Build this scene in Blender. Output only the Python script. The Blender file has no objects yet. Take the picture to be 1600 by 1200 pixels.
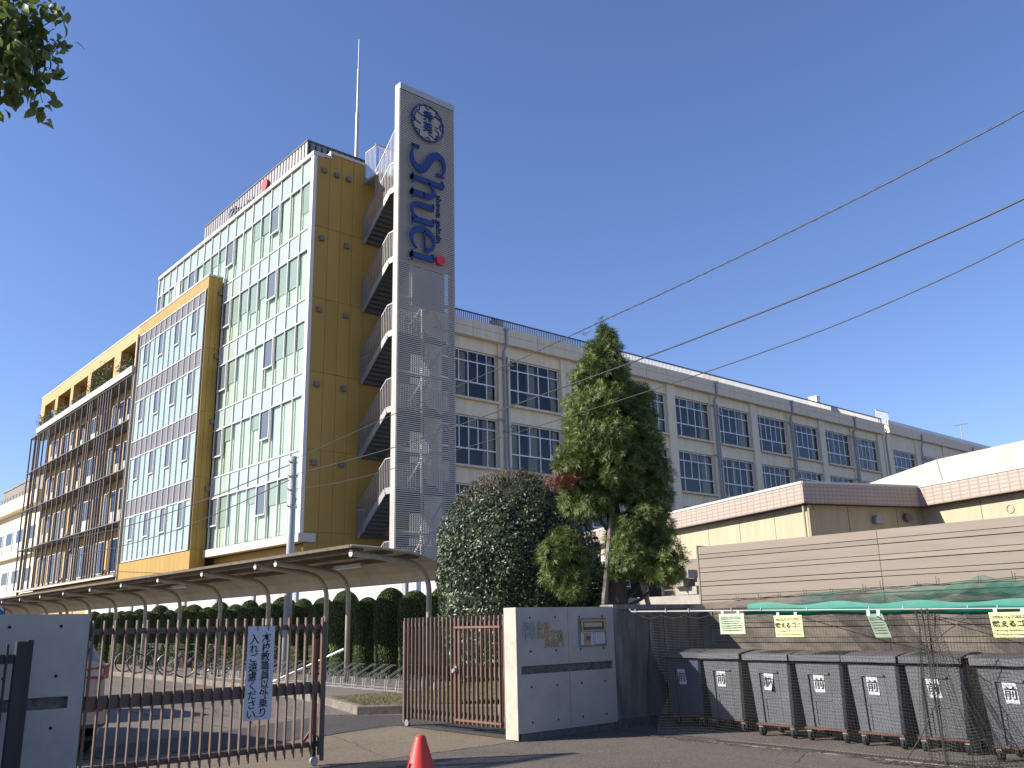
import bpy, math, random
import numpy as np
from mathutils import Vector, Matrix
S = bpy.context.scene
# ------------------------------------------------------------------ camera
F_PX, PITCH, ROLL, YAW, EYE = 1388.6, math.radians(15.055), math.radians(-1.342), math.radians(-48.868), 1.55
def cam_axes():
    fw = Vector((math.sin(YAW)*math.cos(PITCH), math.cos(YAW)*math.cos(PITCH), math.sin(PITCH)))
    rt = Vector((math.cos(YAW), -math.sin(YAW), 0))
    up = rt.cross(fw)
    c, s = math.cos(ROLL), math.sin(ROLL)
    return c*rt + s*up, -s*rt + c*up, fw
r_, u_, f_ = cam_axes()
cd = bpy.data.cameras.new('camera'); cam = bpy.data.objects.new('camera', cd); S.collection.objects.link(cam)
m = Matrix((r_, u_, -f_)).transposed().to_4x4(); m.translation = Vector((0, 0, EYE)); cam.matrix_world = m
cd.sensor_width = 36; cd.lens = F_PX/1600*36; cd.clip_start = .05; cd.clip_end = 3000
S.camera = cam
# ------------------------------------------------------------------ sky and sun
SUN = Vector((-.63, -1, .63)).normalized()          # towards the sun
W = bpy.data.worlds.new('World'); S.world = W; W.use_nodes = True
nt = W.node_tree; bg = nt.nodes['Background']
sky = nt.nodes.new('ShaderNodeTexSky'); sky.sky_type = 'NISHITA'; sky.sun_disc = False
sky.sun_elevation = math.asin(SUN.z); sky.sun_rotation = math.atan2(SUN.x, SUN.y)
sky.air_density = 1.0; sky.dust_density = .25; sky.ozone_density = 4.5; sky.altitude = 30
tint = nt.nodes.new('ShaderNodeMixRGB'); tint.blend_type = 'MULTIPLY'; tint.inputs[0].default_value = 1; tint.inputs[2].default_value = (1.05, .985, 1.15, 1)   # clear autumn air, a touch bluer than the model
nt.links.new(sky.outputs[0], tint.inputs[1]); nt.links.new(tint.outputs[0], bg.inputs[0]); bg.inputs[1].default_value = .095
sl = bpy.data.lights.new('sun', 'SUN'); sl.energy = 5.0; sl.angle = math.radians(.53); sl.color = (1, .93, .82)
so = bpy.data.objects.new('sun', sl); S.collection.objects.link(so); so.rotation_euler = SUN.to_track_quat('Z', 'Y').to_euler()
S.view_settings.view_transform = 'Standard'; S.view_settings.look = 'None'; S.view_settings.gamma = 1
S.view_settings.exposure = 0.83
S.render.engine = 'CYCLES'; S.cycles.max_bounces = 8; S.cycles.transparent_max_bounces = 24
COL = S.collection
R = random.Random(11)
# ------------------------------------------------------------------ materials
def mat(name, col, rough=.7, metal=0, noise=0, scale=3, stretch=(1, 1, 1), bump=0, bscale=None, spec=.5, col2=None, detail=6, coat=0):
    M = bpy.data.materials.new(name); M.use_nodes = True
    t = M.node_tree; p = t.nodes['Principled BSDF']
    p.inputs['Roughness'].default_value = rough; p.inputs['Metallic'].default_value = metal
    p.inputs['Specular IOR Level'].default_value = spec; p.inputs['Coat Weight'].default_value = coat
    p.inputs['Base Color'].default_value = (*col, 1)
    if noise or col2 or bump:
        tc = t.nodes.new('ShaderNodeTexCoord'); mp = t.nodes.new('ShaderNodeMapping'); mp.inputs['Scale'].default_value = stretch
        t.links.new(tc.outputs['Object'], mp.inputs[0])
    if noise or col2:
        n = t.nodes.new('ShaderNodeTexNoise'); n.inputs['Scale'].default_value = scale; n.inputs['Detail'].default_value = detail
        n.inputs['Roughness'].default_value = .65
        t.links.new(mp.outputs[0], n.inputs[0])
        cr = t.nodes.new('ShaderNodeValToRGB')
        a = tuple(max(0, c*(1-noise)) for c in col); b = col2 or tuple(min(1, c*(1+noise)) for c in col)
        cr.color_ramp.elements[0].position = .3; cr.color_ramp.elements[1].position = .7
        cr.color_ramp.elements[0].color = (*a, 1); cr.color_ramp.elements[1].color = (*b, 1)
        t.links.new(n.outputs['Fac'], cr.inputs[0]); t.links.new(cr.outputs[0], p.inputs['Base Color'])
    if bump:
        n2 = t.nodes.new('ShaderNodeTexNoise'); n2.inputs['Scale'].default_value = bscale or scale*6; n2.inputs['Detail'].default_value = 8
        bn = t.nodes.new('ShaderNodeBump'); bn.inputs['Strength'].default_value = bump; bn.inputs['Distance'].default_value = .02
        t.links.new(mp.outputs[0], n2.inputs[0]); t.links.new(n2.outputs['Fac'], bn.inputs['Height']); t.links.new(bn.outputs[0], p.inputs['Normal'])
    return M
def glass(name, tint, rough=.01, ior=1.6, base=.06):
    M = bpy.data.materials.new(name); M.use_nodes = True; t = M.node_tree
    t.nodes.remove(t.nodes['Principled BSDF']); out = t.nodes['Material Output']
    tr = t.nodes.new('ShaderNodeBsdfTransparent'); tr.inputs[0].default_value = (*tint, 1)
    gl = t.nodes.new('ShaderNodeBsdfGlossy'); gl.inputs['Roughness'].default_value = rough
    fr = t.nodes.new('ShaderNodeFresnel'); fr.inputs[0].default_value = ior
    ad = t.nodes.new('ShaderNodeMath'); ad.operation = 'ADD'; ad.inputs[1].default_value = base; ad.use_clamp = True
    mx = t.nodes.new('ShaderNodeMixShader')
    t.links.new(fr.outputs[0], ad.inputs[0]); t.links.new(ad.outputs[0], mx.inputs[0])
    t.links.new(tr.outputs[0], mx.inputs[1]); t.links.new(gl.outputs[0], mx.inputs[2]); t.links.new(mx.outputs[0], out.inputs[0])
    return M
def leafmat(name, c1, c2, rough=.45, trans=.25, scale=2.5, spec=.5):
    M = bpy.data.materials.new(name); M.use_nodes = True; t = M.node_tree; p = t.nodes['Principled BSDF']; out = t.nodes['Material Output']
    tc = t.nodes.new('ShaderNodeTexCoord'); n = t.nodes.new('ShaderNodeTexNoise'); n.inputs['Scale'].default_value = scale; n.inputs['Detail'].default_value = 5
    g = t.nodes.new('ShaderNodeNewGeometry'); mt = t.nodes.new('ShaderNodeMath'); mt.operation = 'MULTIPLY_ADD'; mt.inputs[1].default_value = .55
    ml = t.nodes.new('ShaderNodeMath'); ml.operation = 'MULTIPLY'; ml.inputs[1].default_value = .5
    cr = t.nodes.new('ShaderNodeValToRGB'); cr.color_ramp.elements[0].color = (*c1, 1); cr.color_ramp.elements[1].color = (*c2, 1)
    cr.color_ramp.elements[0].position = .25; cr.color_ramp.elements[1].position = .8
    t.links.new(tc.outputs['Object'], n.inputs[0]); t.links.new(n.outputs['Fac'], ml.inputs[0])
    t.links.new(g.outputs['Random Per Island'], mt.inputs[0]); t.links.new(ml.outputs[0], mt.inputs[2])
    t.links.new(mt.outputs[0], cr.inputs[0]); t.links.new(cr.outputs[0], p.inputs['Base Color'])
    p.inputs['Roughness'].default_value = rough; p.inputs['Specular IOR Level'].default_value = spec
    tl = t.nodes.new('ShaderNodeBsdfTranslucent'); mx = t.nodes.new('ShaderNodeMixShader'); mx.inputs[0].default_value = trans
    t.links.new(cr.outputs[0], tl.inputs[0]); t.links.new(p.outputs[0], mx.inputs[1]); t.links.new(tl.outputs[0], mx.inputs[2]); t.links.new(mx.outputs[0], out.inputs[0])
    return M
def asphalt(name, c1, c2, spk):
    M = mat(name, c1, .88, bump=.5, bscale=90, spec=.25)
    t = M.node_tree; p = t.nodes['Principled BSDF']
    tc = t.nodes.new('ShaderNodeTexCoord')
    n = t.nodes.new('ShaderNodeTexNoise'); n.inputs['Scale'].default_value = .55; n.inputs['Detail'].default_value = 8; n.inputs['Roughness'].default_value = .7
    n2 = t.nodes.new('ShaderNodeTexNoise'); n2.inputs['Scale'].default_value = 55; n2.inputs['Detail'].default_value = 3
    cr = t.nodes.new('ShaderNodeValToRGB'); cr.color_ramp.elements[0].color = (*c1, 1); cr.color_ramp.elements[1].color = (*c2, 1)
    cr.color_ramp.elements[0].position = .35; cr.color_ramp.elements[1].position = .65
    cr2 = t.nodes.new('ShaderNodeValToRGB'); cr2.color_ramp.elements[0].position = .38; cr2.color_ramp.elements[1].position = .68
    cr2.color_ramp.elements[0].color = (.6, .6, .6, 1); cr2.color_ramp.elements[1].color = (spk, spk, spk, 1)
    mx = t.nodes.new('ShaderNodeMixRGB'); mx.blend_type = 'MULTIPLY'; mx.inputs[0].default_value = 1
    t.links.new(tc.outputs['Object'], n.inputs[0]); t.links.new(tc.outputs['Object'], n2.inputs[0])
    t.links.new(n.outputs['Fac'], cr.inputs[0]); t.links.new(n2.outputs['Fac'], cr2.inputs[0])
    t.links.new(cr.outputs[0], mx.inputs[1]); t.links.new(cr2.outputs[0], mx.inputs[2]); t.links.new(mx.outputs[0], p.inputs['Base Color'])
    return M
def tilemat(name, c1, c2, mortar, sx, sz, rot=0):
    M = mat(name, c1, .55); t = M.node_tree; p = t.nodes['Principled BSDF']
    tc = t.nodes.new('ShaderNodeTexCoord'); b = t.nodes.new('ShaderNodeTexBrick')
    b.inputs['Scale'].default_value = 1; b.inputs['Brick Width'].default_value = sx; b.inputs['Row Height'].default_value = sz
    b.inputs['Mortar Size'].default_value = .014; b.inputs['Color1'].default_value = (*c1, 1); b.inputs['Color2'].default_value = (*c2, 1); b.inputs['Mortar'].default_value = (*mortar, 1)
    b.offset = 0
    sp = t.nodes.new('ShaderNodeSeparateXYZ'); cb = t.nodes.new('ShaderNodeCombineXYZ'); ad = t.nodes.new('ShaderNodeMath'); ad.operation = 'ADD'
    t.links.new(tc.outputs['Object'], sp.inputs[0]); t.links.new(sp.outputs[0], ad.inputs[0]); t.links.new(sp.outputs[1], ad.inputs[1])
    t.links.new(ad.outputs[0], cb.inputs[0]); t.links.new(sp.outputs[2], cb.inputs[1]); t.links.new(cb.outputs[0], b.inputs[0]); t.links.new(b.outputs[0], p.inputs['Base Color'])
    return M
M = dict(
    asphalt=asphalt('asphalt', (0.112, 0.095, 0.078), (0.155, 0.134, 0.11), 1.5),
    asphalt_dark=asphalt('asphalt_dark', (0.08, 0.074, 0.07), (0.1, 0.094, 0.088), 1.3),
    lot=asphalt('lot', (0.16, 0.14, 0.118), (0.21, 0.185, 0.16), 1.3),
    apron=asphalt('apron', (0.19, 0.148, 0.105), (0.25, 0.205, 0.15), 1.25),
    kerb=mat('kerb', (0.17, 0.145, 0.115), .9, noise=.35, scale=5, bump=.4),
    gravel=asphalt('gravel', (0.16, 0.14, 0.12), (0.22, 0.19, 0.165), 1.5),
    grass=mat('grass_soil', (0.12, 0.115, 0.045), .95, noise=.5, scale=9, bump=1, col2=(.19, .155, .085)),
    conc=mat('concrete', (0.4, 0.375, 0.33), .85, noise=.13, scale=1.6, bump=.12, bscale=40),
    conc_end=mat('concrete_pale', (0.42, 0.385, 0.31), .85, noise=.2, scale=6, bump=.2),
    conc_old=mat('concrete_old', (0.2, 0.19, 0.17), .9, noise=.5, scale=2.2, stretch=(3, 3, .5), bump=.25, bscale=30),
    conc_rough=mat('concrete_rough', (.13, .125, .12), .95, noise=.45, scale=14, bump=.9, bscale=50),
    hole=mat('dark_hole', (.02, .02, .025), .9),
    yellow=mat('yellow_panel', (0.375, 0.235, 0.058), .5, 0, spec=.25, noise=.04, scale=.6, stretch=(1, 1, .3)),
    yellow_r=mat('yellow_render', (0.44, 0.29, 0.11), .7, noise=.08, scale=.8),
    yjoint=mat('yellow_joint', (.10, .065, .03), .9),
    white=mat('white_metal', (0.6, 0.6, 0.58), .4),
    coping=mat('white_coping', (0.5, 0.48, 0.44), .5),
    mint=mat('mint_spandrel', (0.37, 0.43, 0.39), .12, noise=.04, scale=.9, spec=.6),
    greyp=mat('grey_spandrel', (0.165, 0.15, 0.145), .35, noise=.05, scale=1.2),
    gmint=glass('green_glass', (.93, 1.0, .955), ior=1.45, base=.03),
    gdark=glass('window_glass', (.66, .68, .68), ior=1.38, base=.01),
    gblue=glass('bluish_glass', (.90, .98, .98), ior=1.45, base=.03),
    curtain=mat('curtain', (0.52, 0.57, 0.5), .9, noise=.08, scale=6, stretch=(8, 1, .3)),
    curtain2=mat('beige_curtain', (0.55, 0.49, 0.38), .9, noise=.15, scale=6, stretch=(1, 8, .3)),
    blind=mat('pale_blind', (0.47, 0.5, 0.49), .8, noise=.05, scale=.7),
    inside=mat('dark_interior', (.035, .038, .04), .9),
    inside2=mat('grey_interior', (.16, .18, .17), .9),
    dimglass=mat('dim_backing', (.13, .13, .165), .6),
    paneshade=mat('painted_shade', (.33, .37, .33), .9, noise=.08, scale=1.2),  # shade in the upper panes, put into a grey-green colour
    ceiling=mat('interior_ceiling', (0.3, 0.3, 0.28), .9),
    vent=mat('vent_grey', (0.15, 0.14, 0.13), .6),
    slat=mat('slat_brown', (0.11, 0.098, 0.092), .55, noise=.1, scale=2),
    screen=mat('screen_steel', (0.22, 0.21, 0.21), .45, metal=.3),
    screen_d=mat('screen_dark', (.09, .09, .10), .7),
    steel=mat('pale_steel', (0.44, 0.42, 0.39), .45, metal=.25, noise=.06, scale=4),
    fin=mat('fin_steel', (0.36, 0.355, 0.34), .5, noise=.1, scale=1.5, stretch=(1, 1, .4)),
    louv=mat('louver_metal', (0.47, 0.435, 0.39), .8, spec=.2),
    towerback=mat('tower_panel', (0.42, 0.37, 0.3), .7, noise=.15, scale=.8),
    rail=mat('galvanised', (0.36, 0.36, 0.37), .4, metal=.4),
    stair=mat('stair_dark', (.10, .10, .11), .7),
    navy=mat('navy_letter', (.012, .035, .16), .35),
    navy_d=mat('navy_small', (.03, .035, .09), .5),
    red=mat('red_disc', (.62, .03, .05), .4),
    cream=mat('cream_paint', (0.74, 0.64, 0.46), .8, noise=.12, scale=1.6, stretch=(2, 2, .22), detail=9),
    cream_d=mat('cream_cornice', (0.68, 0.57, 0.42), .8, noise=.10, scale=1.8, stretch=(2.5, 2.5, .3), detail=9),
    wframe=mat('window_frame', (0.74, 0.75, 0.76), .4),
    pipe=mat('pipe_grey', (.30, .30, .31), .5),
    railing=mat('roof_rail', (0.3, 0.3, 0.3), .6),
    paint2=mat('pale_yellow_wall', (0.41, 0.35, 0.24), .8, noise=.12, scale=2.2, stretch=(2.5, 2.5, .3), detail=9),
    tile=tilemat('tile_band', (0.37, 0.3, 0.25), (0.4, 0.32, 0.27), (.27, .215, .18), .155, .088),
    coat=mat('roof_white', (0.44, 0.39, 0.34), .8, noise=.08, scale=1.5),
    board=mat('taupe_board', (0.225, 0.186, 0.15), .75, noise=.08, scale=2, stretch=(.6, 1, 6)),
    board2=mat('board_dark', (0.205, 0.173, 0.143), .75, noise=.08, scale=2, stretch=(.6, 1, 6)),
    gate=mat('gate_brown', (0.13, 0.084, 0.06), .5, noise=.15, scale=6),
    gate_r=mat('gate_redbrown', (0.17, 0.075, 0.055), .5, noise=.15, scale=6),
    gate_k=mat('gate_black', (.02, .02, .022), .6),
    paper=mat('paper', (0.55, 0.56, 0.58), .8),
    ink=mat('ink', (.012, .012, .015), .8),
    posty=mat('yellow_poster', (0.62, 0.58, 0.26), .6),
    postg=mat('pale_green_poster', (0.38, 0.47, 0.31), .6),
    postd=mat('dim_green_poster', (0.18, 0.24, 0.17), .6),
    bin=mat('bin_grey', (0.105, 0.108, 0.12), .5, noise=.14, scale=5, bump=.15, bscale=60),
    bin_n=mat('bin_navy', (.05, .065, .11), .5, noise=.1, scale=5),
    lid=mat('bin_lid', (0.115, 0.115, 0.125), .35, noise=.15, scale=6),
    rubber=mat('rubber', (.02, .02, .02), .8),
    rust=mat('rust_frame', (.13, .055, .04), .8, noise=.3, scale=20),
    zinc=mat('zinc', (.45, .45, .45), .35, metal=.7),
    netm=mat('net_black', (.035, .036, .03), .8),
    netg=mat('net_cord', (0.045, 0.048, 0.036), .8),
    pvc=mat('pvc_pipe', (0.34, 0.3, 0.28), .5),
    brass=mat('brass', (.42, .33, .20), .4, metal=.6),
    cone=mat('cone_red', (.62, .045, .03), .5, noise=.12, scale=7),
    bark=mat('bark', (.06, .045, .035), .95, noise=.4, scale=9, stretch=(3, 3, .6), bump=.8),
    stake=mat('stake_wood', (.20, .17, .145), .9, noise=.3, scale=8, stretch=(4, 4, .5), bump=.4),
    shroof=mat('shelter_roof', (0.42, 0.37, 0.28), .7, noise=.15, scale=1.4),
    shpost=mat('shelter_steel', (0.36, 0.33, 0.26), .5, noise=.25, scale=9, stretch=(2, 2, .6)),
    shbeam=mat('shelter_beam', (.11, .085, .055), .8, noise=.3, scale=5),
    polem=mat('pole_steel', (0.3, 0.32, 0.36), .5),
    cable=mat('cable_black', (.02, .02, .022), .6),
    carp=mat('champagne_paint', (.34, .32, .28), .35, metal=.5, coat=.5),
    blue=mat('blue_paint', (.02, .10, .22), .35, coat=.5),
    tail=mat('tail_red', (0.3, 0.02, 0.03), .2, coat=.5),
    tailw=mat('tail_clear', (0.4, 0.36, 0.36), .15, coat=.5),
    carglass=mat('car_glass', (.01, .02, .06), .08),
    grey_b=mat('grey_block', (.22, .195, .17), .9, noise=.15, scale=.5),
    ledge=mat('pale_block', (0.34, 0.32, 0.29), .9, noise=.2, scale=4),
    pine=leafmat('pine_needles', (0.028, 0.058, 0.01), (0.185, 0.23, 0.045), .5, .22, 1.6),
    pine_r=leafmat('red_needles', (.10, .035, .02), (.22, .065, .035), .6, .2, 6),
    bush=leafmat('bush_leaves', (.018, .032, .012), (.085, .11, .045), .42, .12, 3.5, .5),
    shoot=leafmat('bush_shoots', (.10, .08, .05), (.20, .15, .09), .6, .2, 5),
    topi=leafmat('hedge_leaves', (0.03, 0.055, 0.012), (0.15, 0.18, 0.035), .6, .15, 7),
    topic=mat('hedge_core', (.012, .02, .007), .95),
    planty=leafmat('planter_leaves', (.03, .05, .018), (.12, .14, .045), .6, .2, 5),
    branch=leafmat('branch_leaves', (0.07, 0.11, 0.02), (0.2, 0.24, 0.06), .45, .5, 6),
    blade=leafmat('grass_blades', (0.08, 0.1, 0.025), (0.21, 0.19, 0.08), .8, .25, 4),
)
def vary(name, amt):
    t = M[name].node_tree; p = t.nodes['Principled BSDF']; src = p.inputs['Base Color']; oi = t.nodes.new('ShaderNodeObjectInfo'); mr = t.nodes.new('ShaderNodeMapRange'); mr.inputs[3].default_value = 1-amt; mr.inputs[4].default_value = 1+amt
    mx = t.nodes.new('ShaderNodeMixRGB'); mx.blend_type = 'MULTIPLY'; mx.inputs[0].default_value = 1; t.links.new(oi.outputs['Random'], mr.inputs[0]); t.links.new(mr.outputs[0], mx.inputs[2])
    if src.is_linked: t.links.new(src.links[0].from_socket, mx.inputs[1])
    else: mx.inputs[1].default_value = src.default_value
    t.links.new(mx.outputs[0], src)
for n_, a_ in (('yellow', .05), ('board', .07), ('board2', .08), ('bin', .10), ('lid', .18), ('topi', .22), ('cream', .03), ('gate', .12), ('slat', .1), ('paper', .08)): vary(n_, a_)
# ------------------------------------------------------------------ mesh helpers
class MB:
    def __init__(s): s.v = []; s.f = []
    def raw(s, vs, fs):
        o = len(s.v); s.v += [tuple(v) for v in vs]; s.f += [tuple(o+i for i in f) for f in fs]; return s
    def box(s, x0, x1, y0, y1, z0, z1):
        return s.raw([(x0,y0,z0),(x1,y0,z0),(x1,y1,z0),(x0,y1,z0),(x0,y0,z1),(x1,y0,z1),(x1,y1,z1),(x0,y1,z1)],
                     [(0,3,2,1),(4,5,6,7),(0,1,5,4),(1,2,6,5),(2,3,7,6),(3,0,4,7)])
    def bevbox(s, x0, x1, y0, y1, z0, z1, b=.01):
        # chamfered on vertical and horizontal edges
        n = len(s.v)
        def ring(i, z): return [(x0+i, y0, z) if 0 else p for p in ((x0+b+0, y0+i, z), (x1-b, y0+i, z), (x1-i, y0+b, z), (x1-i, y1-b, z), (x1-b, y1-i, z), (x0+b, y1-i, z), (x0+i, y1-b, z), (x0+i, y0+b, z))]
        vs = ring(b, z0)+ring(0, z0+b)+ring(0, z1-b)+ring(b, z1)
        fs = [tuple(range(7, -1, -1)), tuple(range(24, 32))]
        for k in range(3):
            for i in range(8): j = (i+1) % 8; fs.append((k*8+i, k*8+j, k*8+8+j, k*8+8+i))
        return s.raw(vs, fs)
    def obox(s, p, q, w, h, up=(0, 0, 1)):
        p = Vector(p); q = Vector(q); d = (q-p).normalized(); u = Vector(up)
        a = d.cross(u)
        if a.length < 1e-4: a = d.cross(Vector((1, 0, 0)))
        a.normalize(); b = a.cross(d); a *= w/2; b *= h/2
        vs = [p-a-b, p+a-b, p+a+b, p-a+b, q-a-b, q+a-b, q+a+b, q-a+b]
        return s.raw(vs, [(0,1,2,3),(7,6,5,4),(0,4,5,1),(1,5,6,2),(2,6,7,3),(3,7,4,0)])
    def quad(s, a, b, c, d): return s.raw([a, b, c, d], [(0, 1, 2, 3)])
    def tube(s, pts, r, n=8, cap=True):
        pts = [Vector(p) for p in pts]; k = len(pts); rs = r if isinstance(r, (list, tuple)) else [r]*k
        prev = None; vs = []
        for i, p in enumerate(pts):
            d = (pts[min(i+1, k-1)]-pts[max(i-1, 0)]).normalized()
            a = prev if prev is not None else (Vector((0, 0, 1)) if abs(d.z) < .9 else Vector((1, 0, 0)))
            a = (a-d*a.dot(d)).normalized(); prev = a; b = d.cross(a)
            for j in range(n):
                t = 2*math.pi*j/n; vs.append(p+(a*math.cos(t)+b*math.sin(t))*rs[i])
        fs = [(i*n+j, i*n+(j+1) % n, (i+1)*n+(j+1) % n, (i+1)*n+j) for i in range(k-1) for j in range(n)]
        if cap: fs += [tuple(range(n-1, -1, -1)), tuple((k-1)*n+j for j in range(n))]
        return s.raw(vs, fs)
    def lathe(s, c, prof, n=20):
        vs = []; k = len(prof)
        for r, z in prof:
            for j in range(n):
                t = 2*math.pi*j/n; vs.append((c[0]+r*math.cos(t), c[1]+r*math.sin(t), c[2]+z))
        fs = [(i*n+j, i*n+(j+1) % n, (i+1)*n+(j+1) % n, (i+1)*n+j) for i in range(k-1) for j in range(n)]
        fs += [tuple(range(n-1, -1, -1)), tuple((k-1)*n+j for j in range(n))]
        return s.raw(vs, fs)
    def prism(s, poly, o, ax, ay, an, h):
        # polygon in plane (o, ax, ay), extruded along an by h
        o = Vector(o); ax = Vector(ax); ay = Vector(ay); an = Vector(an); n = len(poly)
        a = [o+ax*p[0]+ay*p[1] for p in poly]; b = [p+an*h for p in a]
        fs = [tuple(range(n-1, -1, -1)), tuple(range(n, 2*n))]+[(i, (i+1) % n, n+(i+1) % n, n+i) for i in range(n)]
        return s.raw(a+b, fs)
    def disc(s, c, ax, ay, an, r, h, n=24):
        return s.prism([(r*math.cos(2*math.pi*i/n), r*math.sin(2*math.pi*i/n)) for i in range(n)], c, ax, ay, an, h)
    def build(s, name, m, parent=None, smooth=False):
        me = bpy.data.meshes.new(name); me.from_pydata([tuple(v) for v in s.v], [], s.f); me.update()
        me.materials.append(M[m] if isinstance(m, str) else m)
        if smooth: me.shade_smooth()
        o = bpy.data.objects.new(name, me); COL.objects.link(o)
        if parent: o.parent = parent; o.matrix_parent_inverse = parent_inv(parent)
        return o
def parent_inv(p):
    # things are built in world coordinates; the Empty at the thing's base only shifts its parts, and parts do not shift sub-parts
    return Matrix.Identity(4) if p.parent else Matrix.Translation(-Vector(p.location))
def tag(o, label=None, cat=None, group=None, kind=None):
    if label: o['label'] = label
    if cat: o['category'] = cat
    if group: o['group'] = group
    if kind: o['kind'] = kind
    return o
def thing(name, loc, label, cat, group=None):
    o = bpy.data.objects.new(name, None); COL.objects.link(o); o.location = loc; o.empty_display_size = .2
    return tag(o, label, cat, group)
def copy_tree(o, parent=None):
    c = o.copy(); COL.objects.link(c)
    if parent: c.parent = parent
    for ch in list(o.children): copy_tree(ch, c)
    return c
def npmesh(name, V, Fq, m, parent=None, smooth=False):
    V = np.asarray(V, dtype=np.float32).reshape(-1, 3); Fq = np.asarray(Fq, dtype=np.int32); k = Fq.shape[1]
    me = bpy.data.meshes.new(name); me.vertices.add(len(V)); me.vertices.foreach_set('co', V.ravel())
    me.loops.add(Fq.size); me.loops.foreach_set('vertex_index', Fq.ravel()); me.polygons.add(len(Fq))
    me.polygons.foreach_set('loop_start', np.arange(0, Fq.size, k, dtype=np.int32)); me.update(calc_edges=True); me.validate()
    me.materials.append(M[m])
    if smooth: me.shade_smooth()
    o = bpy.data.objects.new(name, me); COL.objects.link(o)
    if parent: o.parent = parent; o.matrix_parent_inverse = parent_inv(parent)
    return o
def text(name, s, size, m, o, ax, ay, parent=None, extrude=.004, offset=0, align='LEFT', sx=1, vertical=False, lead=1.0):
    """lettering as real extruded mesh; ax, ay = directions of the writing's right and up"""
    cu = bpy.data.curves.new(name, 'FONT'); cu.body = '\n'.join(s) if vertical else s; cu.size = size; cu.extrude = extrude; cu.offset = offset
    cu.align_x = align; cu.space_line = lead; cu.resolution_u = 4
    to = bpy.data.objects.new(name, cu); COL.objects.link(to)
    dg = bpy.context.evaluated_depsgraph_get(); me = bpy.data.meshes.new_from_object(to.evaluated_get(dg))
    bpy.data.objects.remove(to); bpy.data.curves.remove(cu)
    ax = Vector(ax).normalized(); ay = Vector(ay).normalized(); an = ax.cross(ay)
    T = Matrix((ax*sx, ay, an)).transposed().to_4x4(); T.translation = Vector(o); me.transform(T)
    me.materials.clear(); me.materials.append(M[m])
    ob = bpy.data.objects.new(name, me); COL.objects.link(ob)
    if parent: ob.parent = parent; ob.matrix_parent_inverse = parent_inv(parent)
    return ob
ORD = ['first','second','third','fourth','fifth','sixth','seventh','eighth','ninth','tenth','eleventh','twelfth','thirteenth','fourteenth','fifteenth',
       'sixteenth','seventeenth','eighteenth','nineteenth','twentieth','twenty-first','twenty-second','twenty-third','twenty-fourth','twenty-fifth','twenty-sixth','twenty-seventh','twenty-eighth']
# ================================================================== ground
def sheet(name, poly, z, m, kind='structure'):
    b = MB(); b.raw([(x, y, z) for x, y in poly], [tuple(range(len(poly)))])
    o = b.build(name, m); o['kind'] = kind; return o
sheet('ground', [(-900, -900), (900, -900), (900, 900), (-900, 900)], 0, 'lot')
sheet('road', [(-9.70, -400), (400, -400), (400, 10.02), (-6.5, 10.02), (-7.7, 10.25), (-9.70, 10.25)], .004, 'asphalt')
# concrete apron swept by the gates, its inner edge a gate-swing arc
arc = [(-9.702, 2.9), (-9.702, 8.5), (-12.7, 8.5)]
for i in range(13):
    t = i/12; arc.append((-12.9+.75*math.sin(t*math.pi*.9)*.9, 8.4-t*5.5))
sheet('pavement', arc, .004, 'apron')
sheet('path', [(-12.75, 8.52), (-10.0, 8.52), (-10.0, 9.6), (-14.0, 9.6), (-15.3, 8.7), (-14.3, 6.2), (-13.6, 2.9), (-12.95, 2.9), (-12.25, 5.5)], .008, 'asphalt_dark')
# patched seams of the car park
b = MB()
b.box(-32, -12.6, 6.55, 6.58, .001, .006); b.box(-27, -14, 7.85, 7.87, .001, .006)
o = b.build('road_seam', 'asphalt_dark'); o['kind'] = 'structure'
def crack(pts, w, z=.0065):
    q = [Vector(p) for p in pts]; vs = []
    for i, p in enumerate(q):
        d = (q[min(i+1, len(q)-1)]-q[max(i-1, 0)]).normalized(); n_ = Vector((-d.y, d.x))*w*R.uniform(.35, 1.2); vs += [(p.x+n_.x, p.y+n_.y, z), (p.x-n_.x, p.y-n_.y, z)]
    return vs, [(2*i, 2*i+1, 2*i+3, 2*i+2) for i in range(len(q)-1)]
def walk(x, y, dx, dy, n, step=.12, wob=.05): 
    out = [(x, y)]
    for i in range(n): x += dx*step+R.gauss(0, wob*.5); y += dy*step+R.gauss(0, wob*.5); out.append((x, y))
    return out
b = MB()
b.raw(*crack([(-9.70+R.gauss(0, .008), 2.9+.12*i) for i in range(48)], .011))
b.raw(*crack([(x+R.gauss(0, .006), y) for x, y in arc[3:]], .012, .0105)); b.raw(*crack(walk(-9.75, 6.4, -1, .25, 24), .005)); b.raw(*crack(walk(-11.2, 8.3, .1, -1, 34), .004)); b.raw(*crack(walk(-9.5, 7.2, 1, .35, 26, .12, .07), .004)); b.raw(*crack(walk(-7.4, 9.2, 1, -.15, 40, .12, .07), .004)); b.raw(*crack(walk(-6.2, 9.8, .5, -1, 16), .004))
b.raw(*crack(walk(-14, 6.9, -1, .2, 90, .16, .06), .008)); b.raw(*crack(walk(-15.5, 8.4, -.9, -.5, 50, .16, .08), .007))
o = b.build('road_cracks', 'hole'); o['kind'] = 'structure'
b = MB()
for k in range(260):
    x = R.choice((R.gauss(-9.3, .5), R.uniform(-9.6, -4), R.uniform(-13, -9.7))); y = R.uniform(6.0, 10.1); s_ = R.uniform(.008, .022); a0 = R.uniform(0, 6.3)
    b.raw([(x+s_*math.cos(a0+q)*(1 if i % 2 else .5), y+s_*math.sin(a0+q)*(1 if i % 2 else .5), .0095+R.uniform(0, .006)) for i, q in enumerate((0, 1.57, 3.14, 4.71))], [(0, 1, 2, 3)])
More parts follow.
